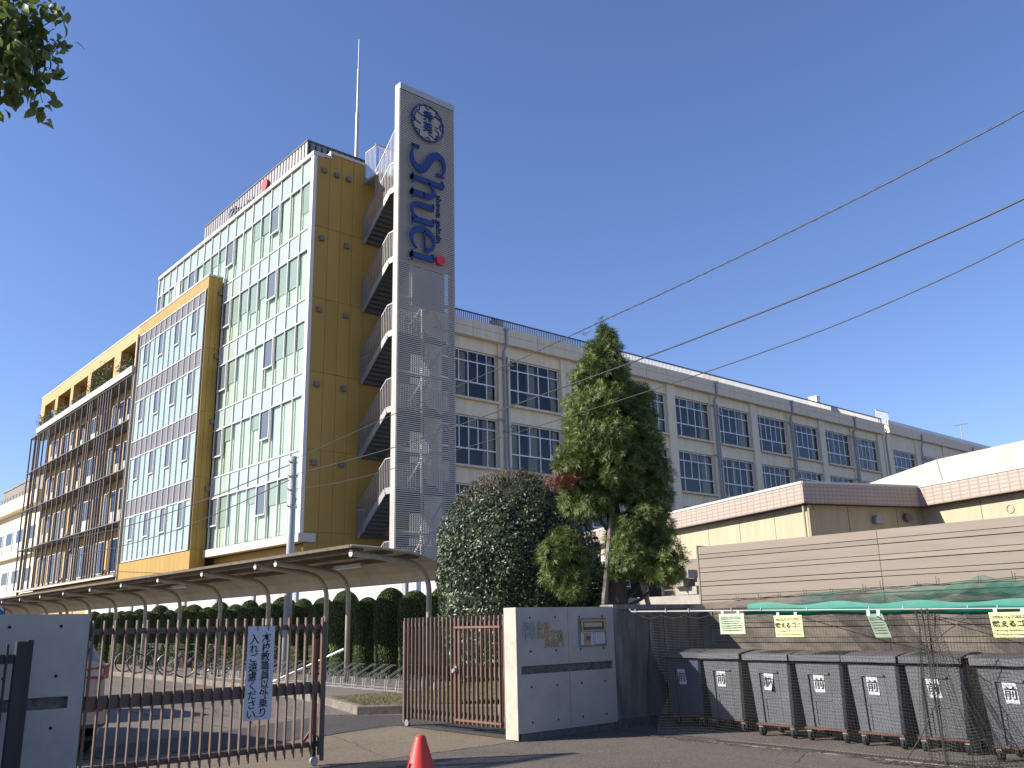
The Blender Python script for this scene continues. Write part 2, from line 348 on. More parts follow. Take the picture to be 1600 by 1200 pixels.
o = b.build('leaf_litter', 'stake'); o['kind'] = 'stuff'
# kerbed island
isl = [(-14.85, 9.05), (-17.6, 9.85), (-22.4, 10.75), (-28.3, 11.2), (-42, 11.6), (-75, 11.9), (-75, 15.5), (-10.2, 15.5), (-10.2, 11.2), (-12.9, 10.75), (-14.3, 9.75)]
def inset_poly(p, d):
    out = []; n = len(p)
    for i in range(n):
        a, b_, c = Vector(p[i-1]), Vector(p[i]), Vector(p[(i+1) % n])
        n1 = (b_-a).normalized(); n2 = (c-b_).normalized(); n1 = Vector((n1.y, -n1.x)); n2 = Vector((n2.y, -n2.x))
        v = (n1+n2).normalized(); out.append(tuple(b_+v*d/max(.4, v.dot(n1))))
    return out
inn = inset_poly(isl, .15)
b = MB(); n = len(isl)
top = [(x, y, .15) for x, y in inset_poly(isl, .015)]; lo = [(x, y, .0) for x, y in isl]; mid = [(x, y, .135) for x, y in isl]; it = [(x, y, .15) for x, y in inn]; ib = [(x, y, .10) for x, y in inn]
rings = [lo, mid, top, it, ib]
for r1, r2 in zip(rings, rings[1:]):
    b.raw(r1+r2, [(i, (i+1) % n, n+(i+1) % n, n+i) for i in range(n)])
o = b.build('kerb', 'kerb'); o['kind'] = 'structure'
b = MB(); b.raw([(x, y, .128) for x, y in inn], [tuple(range(n))]); o = b.build('island_path', 'gravel'); o['kind'] = 'structure'
# grassy part (to the right) with a low mound
gp = []; nx, ny = 40, 26; X0, X1, Y0, Y1 = -17.6, -10.3, 9.2, 15.4
def gz(x, y):
    e = max(0, min(1, (x+17.4)/2.2))*max(0, min(1, (y-9.9-max(0, -(x+14.5))*.25)/2.6))
    return .10+.30*e*e*(3-2*e)+.02*math.sin(5*x+3*y)*e
def in_isl(x, y, P=inn):
    c = False; k = len(P)
    for i in range(k):
        (xa, ya), (xb, yb) = P[i], P[i-1]
        if (ya > y) != (yb > y) and x < (xb-xa)*(y-ya)/(yb-ya)+xa: c = not c
    return c
b = MB(); vs = []; fs = []
for j in range(ny+1):
    for i in range(nx+1):
        x = X0+(X1-X0)*i/nx; y = Y0+(Y1-Y0)*j/ny; vs.append((x, y, gz(x, y)+.035 if in_isl(x, y) else .02))
for j in range(ny):
    for i in range(nx):
        if all(in_isl(vs[k][0], vs[k][1]) for k in (j*(nx+1)+i, j*(nx+1)+i+1, (j+1)*(nx+1)+i+1, (j+1)*(nx+1)+i)):
            fs.append((j*(nx+1)+i, j*(nx+1)+i+1, (j+1)*(nx+1)+i+1, (j+1)*(nx+1)+i))
b.raw(vs, fs); o = b.build('lawn', 'grass', smooth=True); o['kind'] = 'structure'
rg = np.random.default_rng(5)
pts = []
while len(pts) < 9000:
    x = rg.uniform(-17.5, -10.4); y = rg.uniform(9.2, 14)
    if in_isl(x, y) and (x > -16.3 or rg.random() < .35): pts.append((x, y, gz(x, y)+.03))
P = np.array(pts); a = rg.uniform(0, 6.28, len(P)); h = rg.uniform(.02, .06, len(P)); w = .008
dx = np.c_[np.cos(a), np.sin(a), 0*a]*w; tipo = np.c_[rg.normal(0, .02, len(P)), rg.normal(0, .02, len(P)), h]
V = np.stack([P-dx, P+dx, P+tipo], 1); o = npmesh('grass', V, np.arange(len(P)*3).reshape(-1, 3), 'blade'); o['kind'] = 'stuff'
# fallen leaves near kerb
b = MB()
for k in range(90):
    t = R.random(); x = -14.9-13*t*t+R.gauss(0, .15); y = 9.0+.25*13*t*t*.6+R.gauss(-.12, .12); s = R.uniform(.02, .045); a0 = R.uniform(0, 6.3)
    b.raw([(x+s*math.cos(a0+q)*(1 if i % 2 else .55), y+s*math.sin(a0+q)*(1 if i % 2 else .55), .012+R.uniform(0, .015)) for i, q in enumerate((0, 1.57, 3.14, 4.71))], [(0, 1, 2, 3)])
o = b.build('fallen_leaves', 'stake'); o['kind'] = 'stuff'
# drain grating along the bins and a pale gutter
b = MB(); b.box(-7.7, 1.5, 10.20, 10.24, .0, .012); b.box(-7.7, 1.5, 9.96, 10.0, 0, .012)
for i in range(230): b.box(-7.7+i*.04, -7.688+i*.04, 10.0, 10.2, 0, .012)
tag(b.build('drain_grating', 'stake'), 'long narrow metal drain grating set in front of the grey bins', 'drain grating')
sheet('gutter', [(-7.9, 10.26), (1.5, 10.26), (1.5, 12.5), (-9.7, 12.5), (-9.7, 10.3)], .006, 'lot')
# ================================================================== concrete gate walls
XW = -9.64
def gate_wall(name, y0, y1, label, near_end, holes_y, joint=None, top=1.76, groove=(8.47, 10.30)):
    t = thing(name, (XW-.15, (y0+y1)/2, 0), label, 'wall')
    b = MB(); b.box(XW-.26, XW-.02, y0+.0, y1, .10, .86); b.box(XW-.26, XW-.02, y0, y1, .97, top); b.box(XW-.26, XW-.055, y0+.002, y1-.002, .86, .97)
    g0, g1 = groove
    # face skin, leaving the groove open
    for (a, c, z0, z1) in ((y0, y1, .10, .86), (y0, y1, .97, top), (y0, g0, .86, .97), (g1, y1, .86, .97)):
        if c > a: b.box(XW-.0199, XW, a, c, z0, z1)
    b.build('panel', 'conc', t)
    b = MB(); b.box(XW-.054, XW-.045, max(y0, g0)+.001, min(y1, g1)-.001, .861, .969); b.build('groove', 'conc_rough', t)
    b = MB(); b.box(XW-.27, XW-.015, y0+.06, y1, 0, .098); b.build('plinth', 'conc_rough', t)
    b = MB()
    for y in holes_y:
        for z in (1.62, 1.16, .69, .23): b.disc((XW+.0005, y, z), (0, 1, 0), (0, 0, 1), (1, 0, 0), .016, .0015, 12)
    b.build('tie_hole', 'hole', t)
    if joint:
        b = MB(); b.box(XW-.001, XW+.0012, joint-.003, joint+.003, .10, .86); b.box(XW-.001, XW+.0012, joint-.003, joint+.003, .97, top); b.build('joint', 'conc_old', t)
    if near_end:
        b = MB(); b.box(XW-.262, XW-.002, y0-.012, y0-.001, .02, top-.002); b.build('end_face', 'conc_end', t)
    return t
sw = gate_wall('gate_wall', 8.40, 10.36, 'smooth grey concrete gate wall with raised school name and brass letter slot', True, (8.65, 9.14, 9.63, 10.12), 9.39)
o3 = (XW+.001, 8.51, 1.455)
for s, y, z in (('渋谷', 8.50, 1.455), ('幕張', 8.775, 1.455), ('中学', 8.50, 1.335), ('高等学校', 8.775, 1.335), ('通用門', 8.91, 1.215)):
    text('lettering', s, .128, 'brass' if s not in ('渋谷', '中学') else 'polem', (XW+.006, y, z), (0, 1, 0), (0, 0, 1), sw, .006, .0004, sx=1.0)
b = MB(); b.box(XW, XW+.012, 9.60, 10.18, 1.19, 1.60); b.build('recess_frame', 'conc_old', sw)
b = MB()
for a in ((9.63, 10.15, 1.545, 1.575), (9.63, 10.15, 1.405, 1.43), (9.63, 9.67, 1.43, 1.545), (10.11, 10.15, 1.43, 1.545)): b.box(XW+.012, XW+.04, *a)
ls = b.build('letter_slot', 'brass', sw)
b = MB(); b.box(XW+.012, XW+.022, 9.67, 10.11, 1.43, 1.545); b.build('slot_opening', 'screen_d', ls)
b = MB(); b.obox((XW+.024, 9.70, 1.50), (XW+.024, 10.08, 1.50), .01, .06); b.build('flap', 'zinc', ls)
b = MB(); b.box(XW+.012, XW+.016, 9.64, 9.90, 1.215, 1.40); b.box(XW+.012, XW+.015, 9.91, 10.145, 1.225, 1.395); b.build('notice', 'paper', sw)
b = MB(); b.box(XW+.016, XW+.04, 9.70, 9.82, 1.235, 1.38); ic = b.build('intercom', 'brass', sw)
b = MB(); b.box(XW+.04, XW+.043, 9.725, 9.765, 1.28, 1.34); b.box(XW+.04, XW+.043, 9.775, 9.80, 1.28, 1.34); b.build('button', 'screen_d', ic)
b = MB()
for k in range(4):
    for q in range(7): b.box(XW+.015, XW+.0165, 9.935+k*.05, 9.94+k*.05, 1.245+q*.02, 1.255+q*.02)
b.build('small_print', 'ink', sw)
# side wall beyond
t = thing('side_wall', (-9.8, 11.5, 0), 'weathered dark concrete wall between the gate wall and the slatted fence', 'wall')
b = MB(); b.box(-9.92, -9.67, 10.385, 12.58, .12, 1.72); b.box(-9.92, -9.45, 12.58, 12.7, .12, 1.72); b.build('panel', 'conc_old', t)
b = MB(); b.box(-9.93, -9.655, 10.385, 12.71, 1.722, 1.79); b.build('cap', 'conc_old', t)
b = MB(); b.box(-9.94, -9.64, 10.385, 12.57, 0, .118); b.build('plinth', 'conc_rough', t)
b = MB(); b.box(-9.6699, -9.668, 11.57, 11.585, .12, 1.72); b.box(-9.6699, -9.668, 12.2, 12.21, .12, 1.72); b.build('joint', 'hole', t)
lw = gate_wall('gate_wall', -1.6, 2.79, 'plain grey concrete gate wall at the left edge of the picture', False, (.6, 1.1, 1.6, 2.08, 2.53), 1.35, 1.735, (-1.0, 2.66))
# ================================================================== gates
def gate_panel(name, label, p0, d, nrm, L, nb, wicket=False, top=1.67, mat_='gate'):
    """p0 hinge (x,y), d direction along the gate, nrm the side the bars sit on"""
    t = thing(name, (p0[0], p0[1], 0), label, 'gate')
    d = Vector((*d, 0)); nrm = Vector((*nrm, 0)); p = Vector((*p0, 0))
    def rail(z0, z1, w, a=0, c=L, off=0, mm=mat_, nm='rail'):
        b = MB(); q = p+nrm*off; b.obox(q+d*a+Vector((0, 0, (z0+z1)/2)), q+d*c+Vector((0, 0, (z0+z1)/2)), w, z1-z0); return b.build(nm, mm, t)
    rail(1.53, 1.59, .035); rail(.80, .935, .03); rail(.21, .27, .035)
    for k in range(nb):
        a = .05+(L-.1)*k/(nb-1); q = p+d*a+nrm*.034
        b = MB(); b.obox(q+Vector((0, 0, .12)), q+Vector((0, 0, top)), .042, .018, up=d); b.build('bar', mat_, t)
    b = MB(); b.obox(p+d*(L-.0)+Vector((0, 0, .05)), p+d*(L-.0)+Vector((0, 0, 1.62)), .05, .05); b.build('end_post', mat_, t)
    b = MB(); b.obox(p+d*.0+Vector((0, 0, .08)), p+Vector((0, 0, 1.66)), .05, .05); b.build('hinge_post', mat_, t)
    q = p+d*(L-.10)
    b = MB(); b.obox(q+Vector((0, 0, .1)), q+Vector((0, 0, .34)), .045, .045); br = b.build('castor', 'rubber', t)
    b = MB(); c = q+nrm*.02; b.disc(c-nrm*.02+Vector((0, 0, .055)), d, (0, 0, 1), nrm, .05, .035, 16); b.build('wheel', 'zinc', br)
    return t, d, nrm, p, rail
gl_, *_ = gate_panel('metal_gate', 'brown bar gate on the left carrying the white Japanese notice', (-9.95, 2.86), (0, 1), (1, 0), 2.72, 25)
b = MB(); b.obox((-9.99, 5.50, .3), (-9.99, 5.50, 1.42), .05, .03); b.obox((-10.02, 5.38, .26), (-9.99, 5.50, .42), .04, .03); b.build('brace', 'gate_r', gl_)
gr_, d, nrm, p, rail = gate_panel('metal_gate', 'brown bar gate swung open beside the concrete wall with a small reddish wicket door', (-10.02, 8.66), (-1, -.03), (0, -1), 2.62, 26)
wd = None
for (z0, z1, a, c) in ((1.49, 1.52, .22, 1.28), (.16, .19, .22, 1.28)):
    wd = rail(z0, z1, .03, a, c, .05, 'gate_r', 'wicket_rail')
for a, m_ in ((.14, 'gate_r'), (.24, 'gate_r'), (1.22, 'gate_r'), (1.30, 'gate_r')):
    q = p+d*a; b = MB(); b.obox(q+Vector((0, 0, .14)), q+Vector((0, 0, 1.64)), .05, .045); b.build('wicket_post', m_, gr_)
b = MB(); q = p+d*1.26-Vector((0, .05, 0))
for k in range(6): b.tube([q+Vector((.04*math.cos(a+k)*.7, -.01*k % .03, .93+.03*math.sin(a+k)-.01*k)) for a in np.linspace(0, 5, 8)], .006, 5)
b.obox(q+Vector((-.05, -.02, .86)), q+Vector((.03, -.02, .90)), .03, .05); b.build('chain', 'zinc', gr_)
for z in (.35, 1.35): 
    b = MB(); q = p+d*.05-Vector((0, .04, 0)); b.obox(q+Vector((0, 0, z-.12)), q+Vector((0, 0, z+.12)), .05, .03); b.build('hinge', 'gate', gr_)
# dark folded gate, far left
t = thing('metal_gate', (-9.2, 2.0, 0), 'nearly black bar gate folded back in front of the left concrete wall', 'gate')
b = MB(); b.box(-9.26, -9.18, 2.06, 2.15, .05, 1.49); b.box(-9.26, -9.20, 2.15, 2.20, .05, 1.50); b.build('end_post', 'gate_k', t)
b = MB(); b.box(-9.24, -9.20, 0, 2.06, 1.30, 1.38); b.box(-9.24, -9.20, 0, 2.06, .25, .33); b.build('rail', 'gate_k', t)
for k in range(18): b = MB(); b.box(-9.20, -9.18, 1.98-k*.095, 2.0-k*.095, .12, 1.47); b.build('bar', 'gate_k', t)
# hanging notice
t = thing('hanging_sign', (-9.88, 4.74, .56), 'tall white board with handwritten black Japanese characters hung on the left gate', 'sign')
b = MB(); b.box(-9.902, -9.894, 4.575, 4.905, .565, 1.58); b.build('board', 'paper', t)
for s, y in (('本校教職員以外乗り', 4.80), ('入れご遠慮ください', 4.655)):
    for k, ch in enumerate(s):
        text('lettering', ch, .108*(1 if k else 1.15), 'ink', (-9.892, y+R.uniform(-.006, .006), 1.405-k*.1-(0.01 if y < 4.7 else 0)+(-.0)), (0, 1, .12*R.uniform(.3, 1)), (0, 0, 1), t, .0008, .0013, 'CENTER', sx=R.uniform(.95, 1.1))
b = MB(); b.box(-9.892, -9.891, 4.70, 4.79, .60, .606); b.box(-9.892, -9.891, 4.70, 4.706, .60, .63); b.build('corner_mark', 'ink', t)
for y in (4.69, 4.82): b = MB(); b.tube([(-9.89, y, 1.53), (-9.885, y, 1.60), (-9.93, y, 1.61)], .004, 5); b.build('wire', 'ink', t)
# ================================================================== cone
b = MB(); b.lathe((-8.40, 5.91, 0), [(.172, .03), (.165, .045), (.062, .372), (.056, .392), (.038, .408), (.004, .415)], 28)
t = thing('traffic_cone', (-8.4, 5.91, 0), 'faded plain red traffic cone standing on the asphalt', 'traffic cone'); b.build('body', 'cone', t, True)
b = MB(); b.bevbox(-8.60, -8.20, 5.71, 6.11, .004, .035, .01); b.build('base', 'cone', t)
# ================================================================== bins
def make_bin(m_body='bin'):
    t = thing('wheeled_bin', (0, 0, 0), 'x', 'bin', 'grey wheeled bins under the netting')
    # local: x across (width .70), y depth (front face at 0 top), z up
    def cs(z):   # half width, front y, back y
        k = (z-.17)/(1.0-.17); return .285+.05*k, .075-.06*k, .62+.05*k
    b = MB(); zs = [.17, .19, .60, .98]; rg_ = []
    for z in zs:
        w, yf, yb = cs(z); c = .03
        rg_ += [(-w+c, yf, z), (w-c, yf, z), (w, yf+c, z), (w, yb-c, z), (w-c, yb, z), (-w+c, yb, z), (-w, yb-c, z), (-w, yf+c, z)]
    fs = [tuple(range(7, -1, -1))]+[(i*8+j, i*8+(j+1) % 8, (i+1)*8+(j+1) % 8, (i+1)*8+j) for i in range(3) for j in range(8)]
    b.raw(rg_, fs); body = b.build('body', m_body, t)
    # raised frame of the recessed front panel
    def fy(z): return cs(z)[1]-.002
    b = MB()
    for (xa, za, xb, zb) in ((-.15, .19, -.15, .83), (-.15, .83, .15, .83)):
        b.obox((xa, fy(za)-.006, za), (xb, fy(zb)-.006, zb), .022, .028, up=(0, 1, 0))
    b.build('panel_rib', m_body, t)
    b = MB(); b.obox((-.09, fy(.50)-.003, .50), (.13, fy(.50)-.003, .50), .010, .010); b.obox((-.09, fy(.2)-.003, .2), (-.09, fy(.5)-.003, .5), .010, .010, up=(0, 1, 0)); b.build('panel_line', m_body, t)
    b = MB(); b.raw([(-.15+.012, fy(.2)-.0005, .2), (.15, fy(.2)-.0005, .2), (.15, fy(.82)-.0005, .82), (-.138, fy(.82)-.0005, .82)], [(0, 1, 2, 3)]); 
    b.build('front_panel', m_body, t)
    # lid: bowed slab with a rolled front edge
    b = MB(); n = 8; vs = []
    for i in range(n+1):
        y = -.03+.74*i/n; z = 1.035+.045*math.sin(math.pi*i/n*.9); vs += [(-.355, y, z), (.355, y, z), (.355, y, z+.022), (-.355, y, z+.022)]
    fs = [(0, 3, 2, 1), (n*4, n*4+1, n*4+2, n*4+3)]
    for i in range(n):
        for j in range(4): fs.append((i*4+j, i*4+(j+1) % 4, i*4+4+(j+1) % 4, i*4+4+j))
    b.raw(vs, fs); b.box(-.36, .36, -.045, -.028, .985, 1.06); lid = b.build('lid', 'lid', t)
    b = MB(); b.box(-.345, .345, -.005, .70, .96, 1.02); b.build('rim', 'rubber', t)
    b = MB(); b.box(-.29, .29, .06, .64, .145, .168); b.build('base_frame', 'rust', t)
    for sx_ in (-1, 1):
        for yy in (.13, .56):
            b = MB(); b.box(sx_*.245-.03, sx_*.245+.03, yy-.04, yy+.03, .115, .145); b.box(sx_*.245-.028, sx_*.245-.022, yy-.03, yy+.02, .05, .12); b.box(sx_*.245+.022, sx_*.245+.028, yy-.03, yy+.02, .05, .12)
            c = b.build('castor', 'zinc', t); b = MB(); b.disc((sx_*.245-.018, yy+.01, .068), (0, 1, 0), (0, 0, 1), (1, 0, 0), .066, .036, 18); b.build('wheel', 'rubber', c)
    return t, fy
def notice(t, fy, curl=False, dx=0, tilt=0):
    # paper slip with the character, gently bent; local coordinates
    z0, z1, x0 = .60, .82, -.075+dx; vs = []; n = 6
    for i in range(n+1):
        for j in range(n+1):
            u = i/n; v = j/n; y = fy(z0+(z1-z0)*v)-.008-.004*math.sin(3*u+2*v)
            if curl: y -= .07*max(0, (u-.35))*(1-v)**1.5
            vs.append((x0+.14*u+tilt*(v-.5)*.1, y, z0+(z1-z0)*v))
    b = MB(); b.raw(vs, [(i*(n+1)+j, (i+1)*(n+1)+j, (i+1)*(n+1)+j+1, i*(n+1)+j+1) for i in range(n) for j in range(n)])
    o = b.build('notice', 'paper', None, True); o.parent = t
    tx = text('lettering', '前', .145, 'ink', (x0+.070, fy(.66)-.0135-(.016 if curl else 0), .655), (1, 0, 0), (0, -.072, 1), None, .0005, .0012, 'CENTER'); tx.parent = o
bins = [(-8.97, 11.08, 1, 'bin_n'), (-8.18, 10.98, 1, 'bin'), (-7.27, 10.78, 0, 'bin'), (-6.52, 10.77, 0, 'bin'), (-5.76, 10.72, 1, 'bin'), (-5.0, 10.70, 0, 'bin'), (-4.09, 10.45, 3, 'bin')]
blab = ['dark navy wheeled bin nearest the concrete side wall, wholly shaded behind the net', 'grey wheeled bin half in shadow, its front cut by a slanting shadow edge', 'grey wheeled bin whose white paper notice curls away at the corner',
        'grey wheeled bin with reddish base just right of the one with a curling notice', 'grey wheeled bin in the middle of the row, fourth counting from the right edge of its row excluding none', 'grey wheeled bin standing just left of the bunched black net', 'grey wheeled bin cut by the right edge of the picture, beyond the bunched net']
blab[4] = 'grey wheeled bin between the middle bin and the one beside the bunched net'
blab[3] = 'grey wheeled bin in the middle of the row, three bins on either side'
proto, fy = make_bin()
for k, (x, y, a, mm) in enumerate(bins):
    t = proto if k == 0 else copy_tree(proto)
    bins[k] = t; t.location = (x, y, .006); t.rotation_euler.z = math.radians(-a+(0, 1.2, -1.5, 1.0, -.6, 1.6, 0)[k])
    if k == 0:
        for ch in t.children:
            if ch.name.split('.')[0] in ('body', 'panel_rib', 'panel_line', 'front_panel'): pass
    t['label'] = blab[k]
for k, t in enumerate(bins):
    if k == 0:
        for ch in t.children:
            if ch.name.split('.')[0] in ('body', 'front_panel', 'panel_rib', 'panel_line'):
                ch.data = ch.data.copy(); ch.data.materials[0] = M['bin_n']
    notice(t, fy, k == 2, R.uniform(-.012, .012), R.uniform(-.3, .3))
# ================================================================== slatted fence behind the bins
t = thing('slatted_fence', (-6, 12.6, 0), 'long taupe fence of horizontal boards behind the row of bins', 'fence')
YF = 12.6; z = .10; k = 0; J = -6.42
segs = [(-9.655, J-.004), (J+.004, 1.6)]
while z < 2.72:
    h_ = .142 if k % 2 == 0 else .066
    for i, (xa, xb) in enumerate(segs):
        b = MB(); dz = R.uniform(-.0015, .0015); b.box(xa, xb, YF, YF+.028, z+dz, min(z+h_, 2.745)+dz); b.build('board', 'board' if (k+i) % 3 else 'board2', t)
    z += h_+(.009 if k % 2 else .012); k += 1
b = MB(); b.box(-9.69, -9.658, YF-.012, YF+.35, .05, 2.77); b.build('end_post', 'board2', t)
b = MB(); b.box(-9.65, 1.6, YF+.03, YF+.034, .05, 2.70); b.build('backing', 'hole', t)
for x in (-8.1, -6.42, -4.8, -3.2): b = MB(); b.box(x-.03, x+.03, YF+.036, YF+.09, 0, 2.7); b.build('post', 'hole', t)
# fence and pale blocks in the garden behind the tree
t = thing('garden_fence', (-12.5, 15, 0), 'low beige slatted fence with pale blocks seen under the umbrella pine', 'fence')
for k in range(12):
    b = MB(); b.box(-18, -10.9, 15.0, 15.03, 1.15+k*.125, 1.265+k*.125); b.build('board', 'board', t)
b = MB(); b.box(-18, -10.85, 14.97, 15.06, 2.655, 2.74); b.build('cap', 'board2', t)
for x0_ in (-13.35, -12.85): 
    b = MB(); b.box(x0_, x0_+.42, 14.93, 14.99, 1.95, 2.45); f = b.build('window_frame', 'white', t); b = MB(); b.box(x0_+.04, x0_+.38, 14.92, 14.929, 1.99, 2.41); b.build('pane', 'inside', f)
b = MB(); b.box(-18, -10.8, 14.3, 14.9, 0, 2.0); b.build('base_block', 'ledge', t)
for k in range(7):
    b = MB(); x = -11.9+.22*(k % 4)+R.uniform(0, .1); z = 2.02+.16*(k//3); b.box(x, x+.2, 14.6-.05*k, 14.8, z, z+.15); b.build('stone_block', 'ledge', t)
# ================================================================== netting
t = thing('bin_netting', (-6.3, 10.1, 0), 'black mesh net hung in front of the bins, with a green cloth top', 'net')
def net_surface(name, U, V, fn, r, parent, m_):
    # cords as thin 3-sided strips in both directions
    P = np.array([[fn(u, v) for v in V] for u in U])
    Vv = []; Ff = []
    def strand(pts):
        n = len(pts); base = len(Vv); o = np.array([(0, -r, r*.5), (r*.9, r*.5, -r*.6), (-r*.9, r*.5, -r*.6)])
        o = np.array([(-r, 0, -r*.6), (r, 0, -r*.6), (0, -r, r)])
        for p in pts:
            for q in o: Vv.append(p+q)
        for i in range(n-1):
            for j in range(3): Ff.append((base+i*3+j, base+i*3+(j+1) % 3, base+i*3+3+(j+1) % 3, base+i*3+3+j))
    def strandh(pts):
        n = len(pts); base = len(Vv); o = np.array([(0, -r, -r*.6), (0, r, -r*.6), (0, 0, r)])
        for p in pts:
            for q in o: Vv.append(p+q)
        for i in range(n-1):
            for j in range(3): Ff.append((base+i*3+j, base+i*3+(j+1) % 3, base+i*3+3+(j+1) % 3, base+i*3+3+j))
    for i in range(len(U)): strand(P[i])
    for j in range(len(V)): strandh(P[:, j])
    return npmesh(name, np.array(Vv), np.array(Ff), m_, parent)
def bar_z(x): return 1.665+(x+8.5)*(-.018)
BX0, BX1 = -8.85, -2.6
def bar_p(x):
    # pipe line from the wall corner outwards
    yb = 10.02+.55*max(0, (-7.9-x)/.95)**1.2*.0; return (x, 10.02, bar_z(x))
def lean(p, v):   # v = 0 at the pipe, 1 on the ground
    k = 1+.05*(1-v); return (p[0]*k, p[1]*k, max(.012, EYE+(p[2]-EYE)*k))
def netf(u, v):
    # u 0..1 along, v 0 top .. 1 bottom
    x = -9.3+5.35*u; 
    y = 10.06+.02*math.sin(9*u)+.04*v*math.sin(23*u+2*v)+.05*v*math.sin(11*u+4)+.015*math.sin(40*u+6*v)
    if x < -8.6: y += (-8.6-x)*.9
    x += .03*math.sin(7*v+9*u)*v+.02*math.sin(31*u+5*v); z = bar_z(x)-.07-(1.50+.03*math.sin(17*u))*v+.02*math.sin(19*u)*(1-v)+.03*math.sin(9*u+3)*v
    # pulled together near the right pole
    g = math.exp(-((u-1)/.12)**2); x = x*(1-g*.3*v)+(-4.45)*g*.3*v
    return lean((x, y, max(z, .02)), v)
net_surface('hanging_net', np.linspace(0, 1, 150), np.linspace(0, 1, 44), netf, .0013, t, 'netm')
def netb(u, v):   # bunched part, folds hanging straight
    x = -4.86+.62*u+.06*math.sin(22*u)*v+.10*v*u; y = 9.86+.10*math.sin(26*u+1.5*v)+.10*v*math.sin(9*u); z = 1.56-1.53*v+.03*math.sin(14*u)
    w_ = .35+.65*min(1, abs(v-.12)*1.5)
    return lean((-4.62+(x+4.62)*w_, 9.86+(y-9.86)*w_, max(.015, z)), v)
net_surface('bunched_net', np.linspace(0, 1, 34), np.linspace(0, 1, 52), netb, .0022, t, 'netg')
def netr(u, v):
    x = -4.28+1.9*u; y = 9.95+.05*math.sin(13*u)+.08*v*math.sin(8*u+2); z = bar_z(x)-.07-1.48*v+.03*math.sin(12*u)*v
    return lean((x, y, max(.02, z)), v)
net_surface('hanging_net', np.linspace(0, 1, 50), np.linspace(0, 1, 42), netr, .0013, t, 'netm')
# ropes with scallops
b = MB(); pts_ = []
for i in range(181):
    x = -8.8+6.2*i/180; pts_.append(lean((x, 10.0, bar_z(x)-.05-.045*abs(math.sin(i*.26))), 0))
b.tube(pts_, .0035, 5); b.build('scalloped_cord', 'netm', t)
b = MB(); b.tube([lean(p, 1-p[2]/1.6) for p in ((-4.62, 9.84, 1.6), (-4.60, 9.83, 1.2), (-4.58, 9.82, .95), (-4.60, 9.82, .62), (-4.80, 9.8, .28), (-4.98, 9.8, .05), (-4.9, 9.75, .02))], .007, 6)
b.tube([(-5.2, 9.98, 1.53), (-4.95, 9.95, 1.36), (-4.66, 9.84, 1.20)], .006, 5); b.tube([(-4.2, 9.98, 1.50), (-4.4, 9.95, 1.38), (-4.60, 9.86, 1.22)], .005, 5)
for a, c in (((-4.55, 9.95, 1.5), (-3.6, 12.5, .9)), ((-6.2, 9.98, 1.55), (-5.3, 12.5, .95)), ((-4.45, 9.95, 1.5), (-3.2, 12.5, 1.0))): b.tube([a, ((a[0]+c[0])/2, (a[1]+c[1])/2, (a[2]+c[2])/2-.04), c], .004, 5)
b.build('rope', 'netm', t)
# bottom heap of net on the ground
b = MB()
for k in range(60):
    x = R.uniform(-5.4, -3.2); y = 9.72+R.gauss(0, .07); pts_ = [(x+.05*i+R.gauss(0, .012), y+R.gauss(0, .025), .012+abs(R.gauss(0, .016))) for i in range(7)]
    b.tube(pts_, .0035, 4)
for k in range(40):
    x = R.uniform(-8.9, -5.4); y = 9.9+R.gauss(0, .05); b.tube([(x+.06*i, y+R.gauss(0, .02), .012+abs(R.gauss(0, .01))) for i in range(5)], .003, 4)
b.build('net_hem', 'netg', t)
# roof netting: fine cloth, black at the left, green at the right
def cloth(name, x0, x1, y0, y1, z0f, z1f, m_, parent, nx=60, ny=10, amp=.02, seed=0):
    rr = random.Random(seed); ph = [rr.uniform(0, 6) for _ in range(6)]; vs = []
    for j in range(ny+1):
        for i in range(nx+1):
            u = i/nx; v = j/ny; x = x0+(x1-x0)*u; y = y0+(y1-y0)*v
            z = z0f(x)*(1-v)+z1f(x)*v-.10*math.sin(math.pi*v)+amp*(math.sin(11*u+ph[0]+3*v)+math.sin(23*u+ph[1])+.6*math.sin(41*u+7*v+ph[2]))*(.25+v*(1.2-v))
            vs.append((x, y, z))
    fs = [(j*(nx+1)+i, j*(nx+1)+i+1, (j+1)*(nx+1)+i+1, (j+1)*(nx+1)+i) for j in range(ny) for i in range(nx)]
    b = MB(); b.raw(vs, fs); return b.build(name, m_, parent, True)
def netcloth(name, col, dens, scale=70):
    Mx = bpy.data.materials.new(name); Mx.use_nodes = True; tt = Mx.node_tree; p_ = tt.nodes['Principled BSDF']; p_.inputs['Base Color'].default_value = (*col, 1); p_.inputs['Roughness'].default_value = .6
    tr = tt.nodes.new('ShaderNodeBsdfTransparent'); mx = tt.nodes.new('ShaderNodeMixShader')
    tc = tt.nodes.new('ShaderNodeTexCoord'); n_ = tt.nodes.new('ShaderNodeTexNoise'); n_.inputs['Scale'].default_value = 5; n_.inputs['Detail'].default_value = 9
    mr = tt.nodes.new('ShaderNodeMapRange'); mr.inputs[1].default_value = .35; mr.inputs[2].default_value = .65; mr.inputs[3].default_value = dens-.12; mr.inputs[4].default_value = min(1, dens+.14)
    tt.links.new(tc.outputs['Object'], n_.inputs[0]); tt.links.new(n_.outputs['Fac'], mr.inputs[0]); tt.links.new(mr.outputs[0], mx.inputs[0])
    tt.links.new(tr.outputs[0], mx.inputs[1]); tt.links.new(p_.outputs[0], mx.inputs[2]); tt.links.new(mx.outputs[0], tt.nodes['Material Output'].inputs[0]); M[name] = Mx
netcloth('black_cloth', (.05, .05, .048), .5); netcloth('green_cloth', (.0, .12, .085), .42); netcloth('green_hem', (.0, .17, .12), .93)
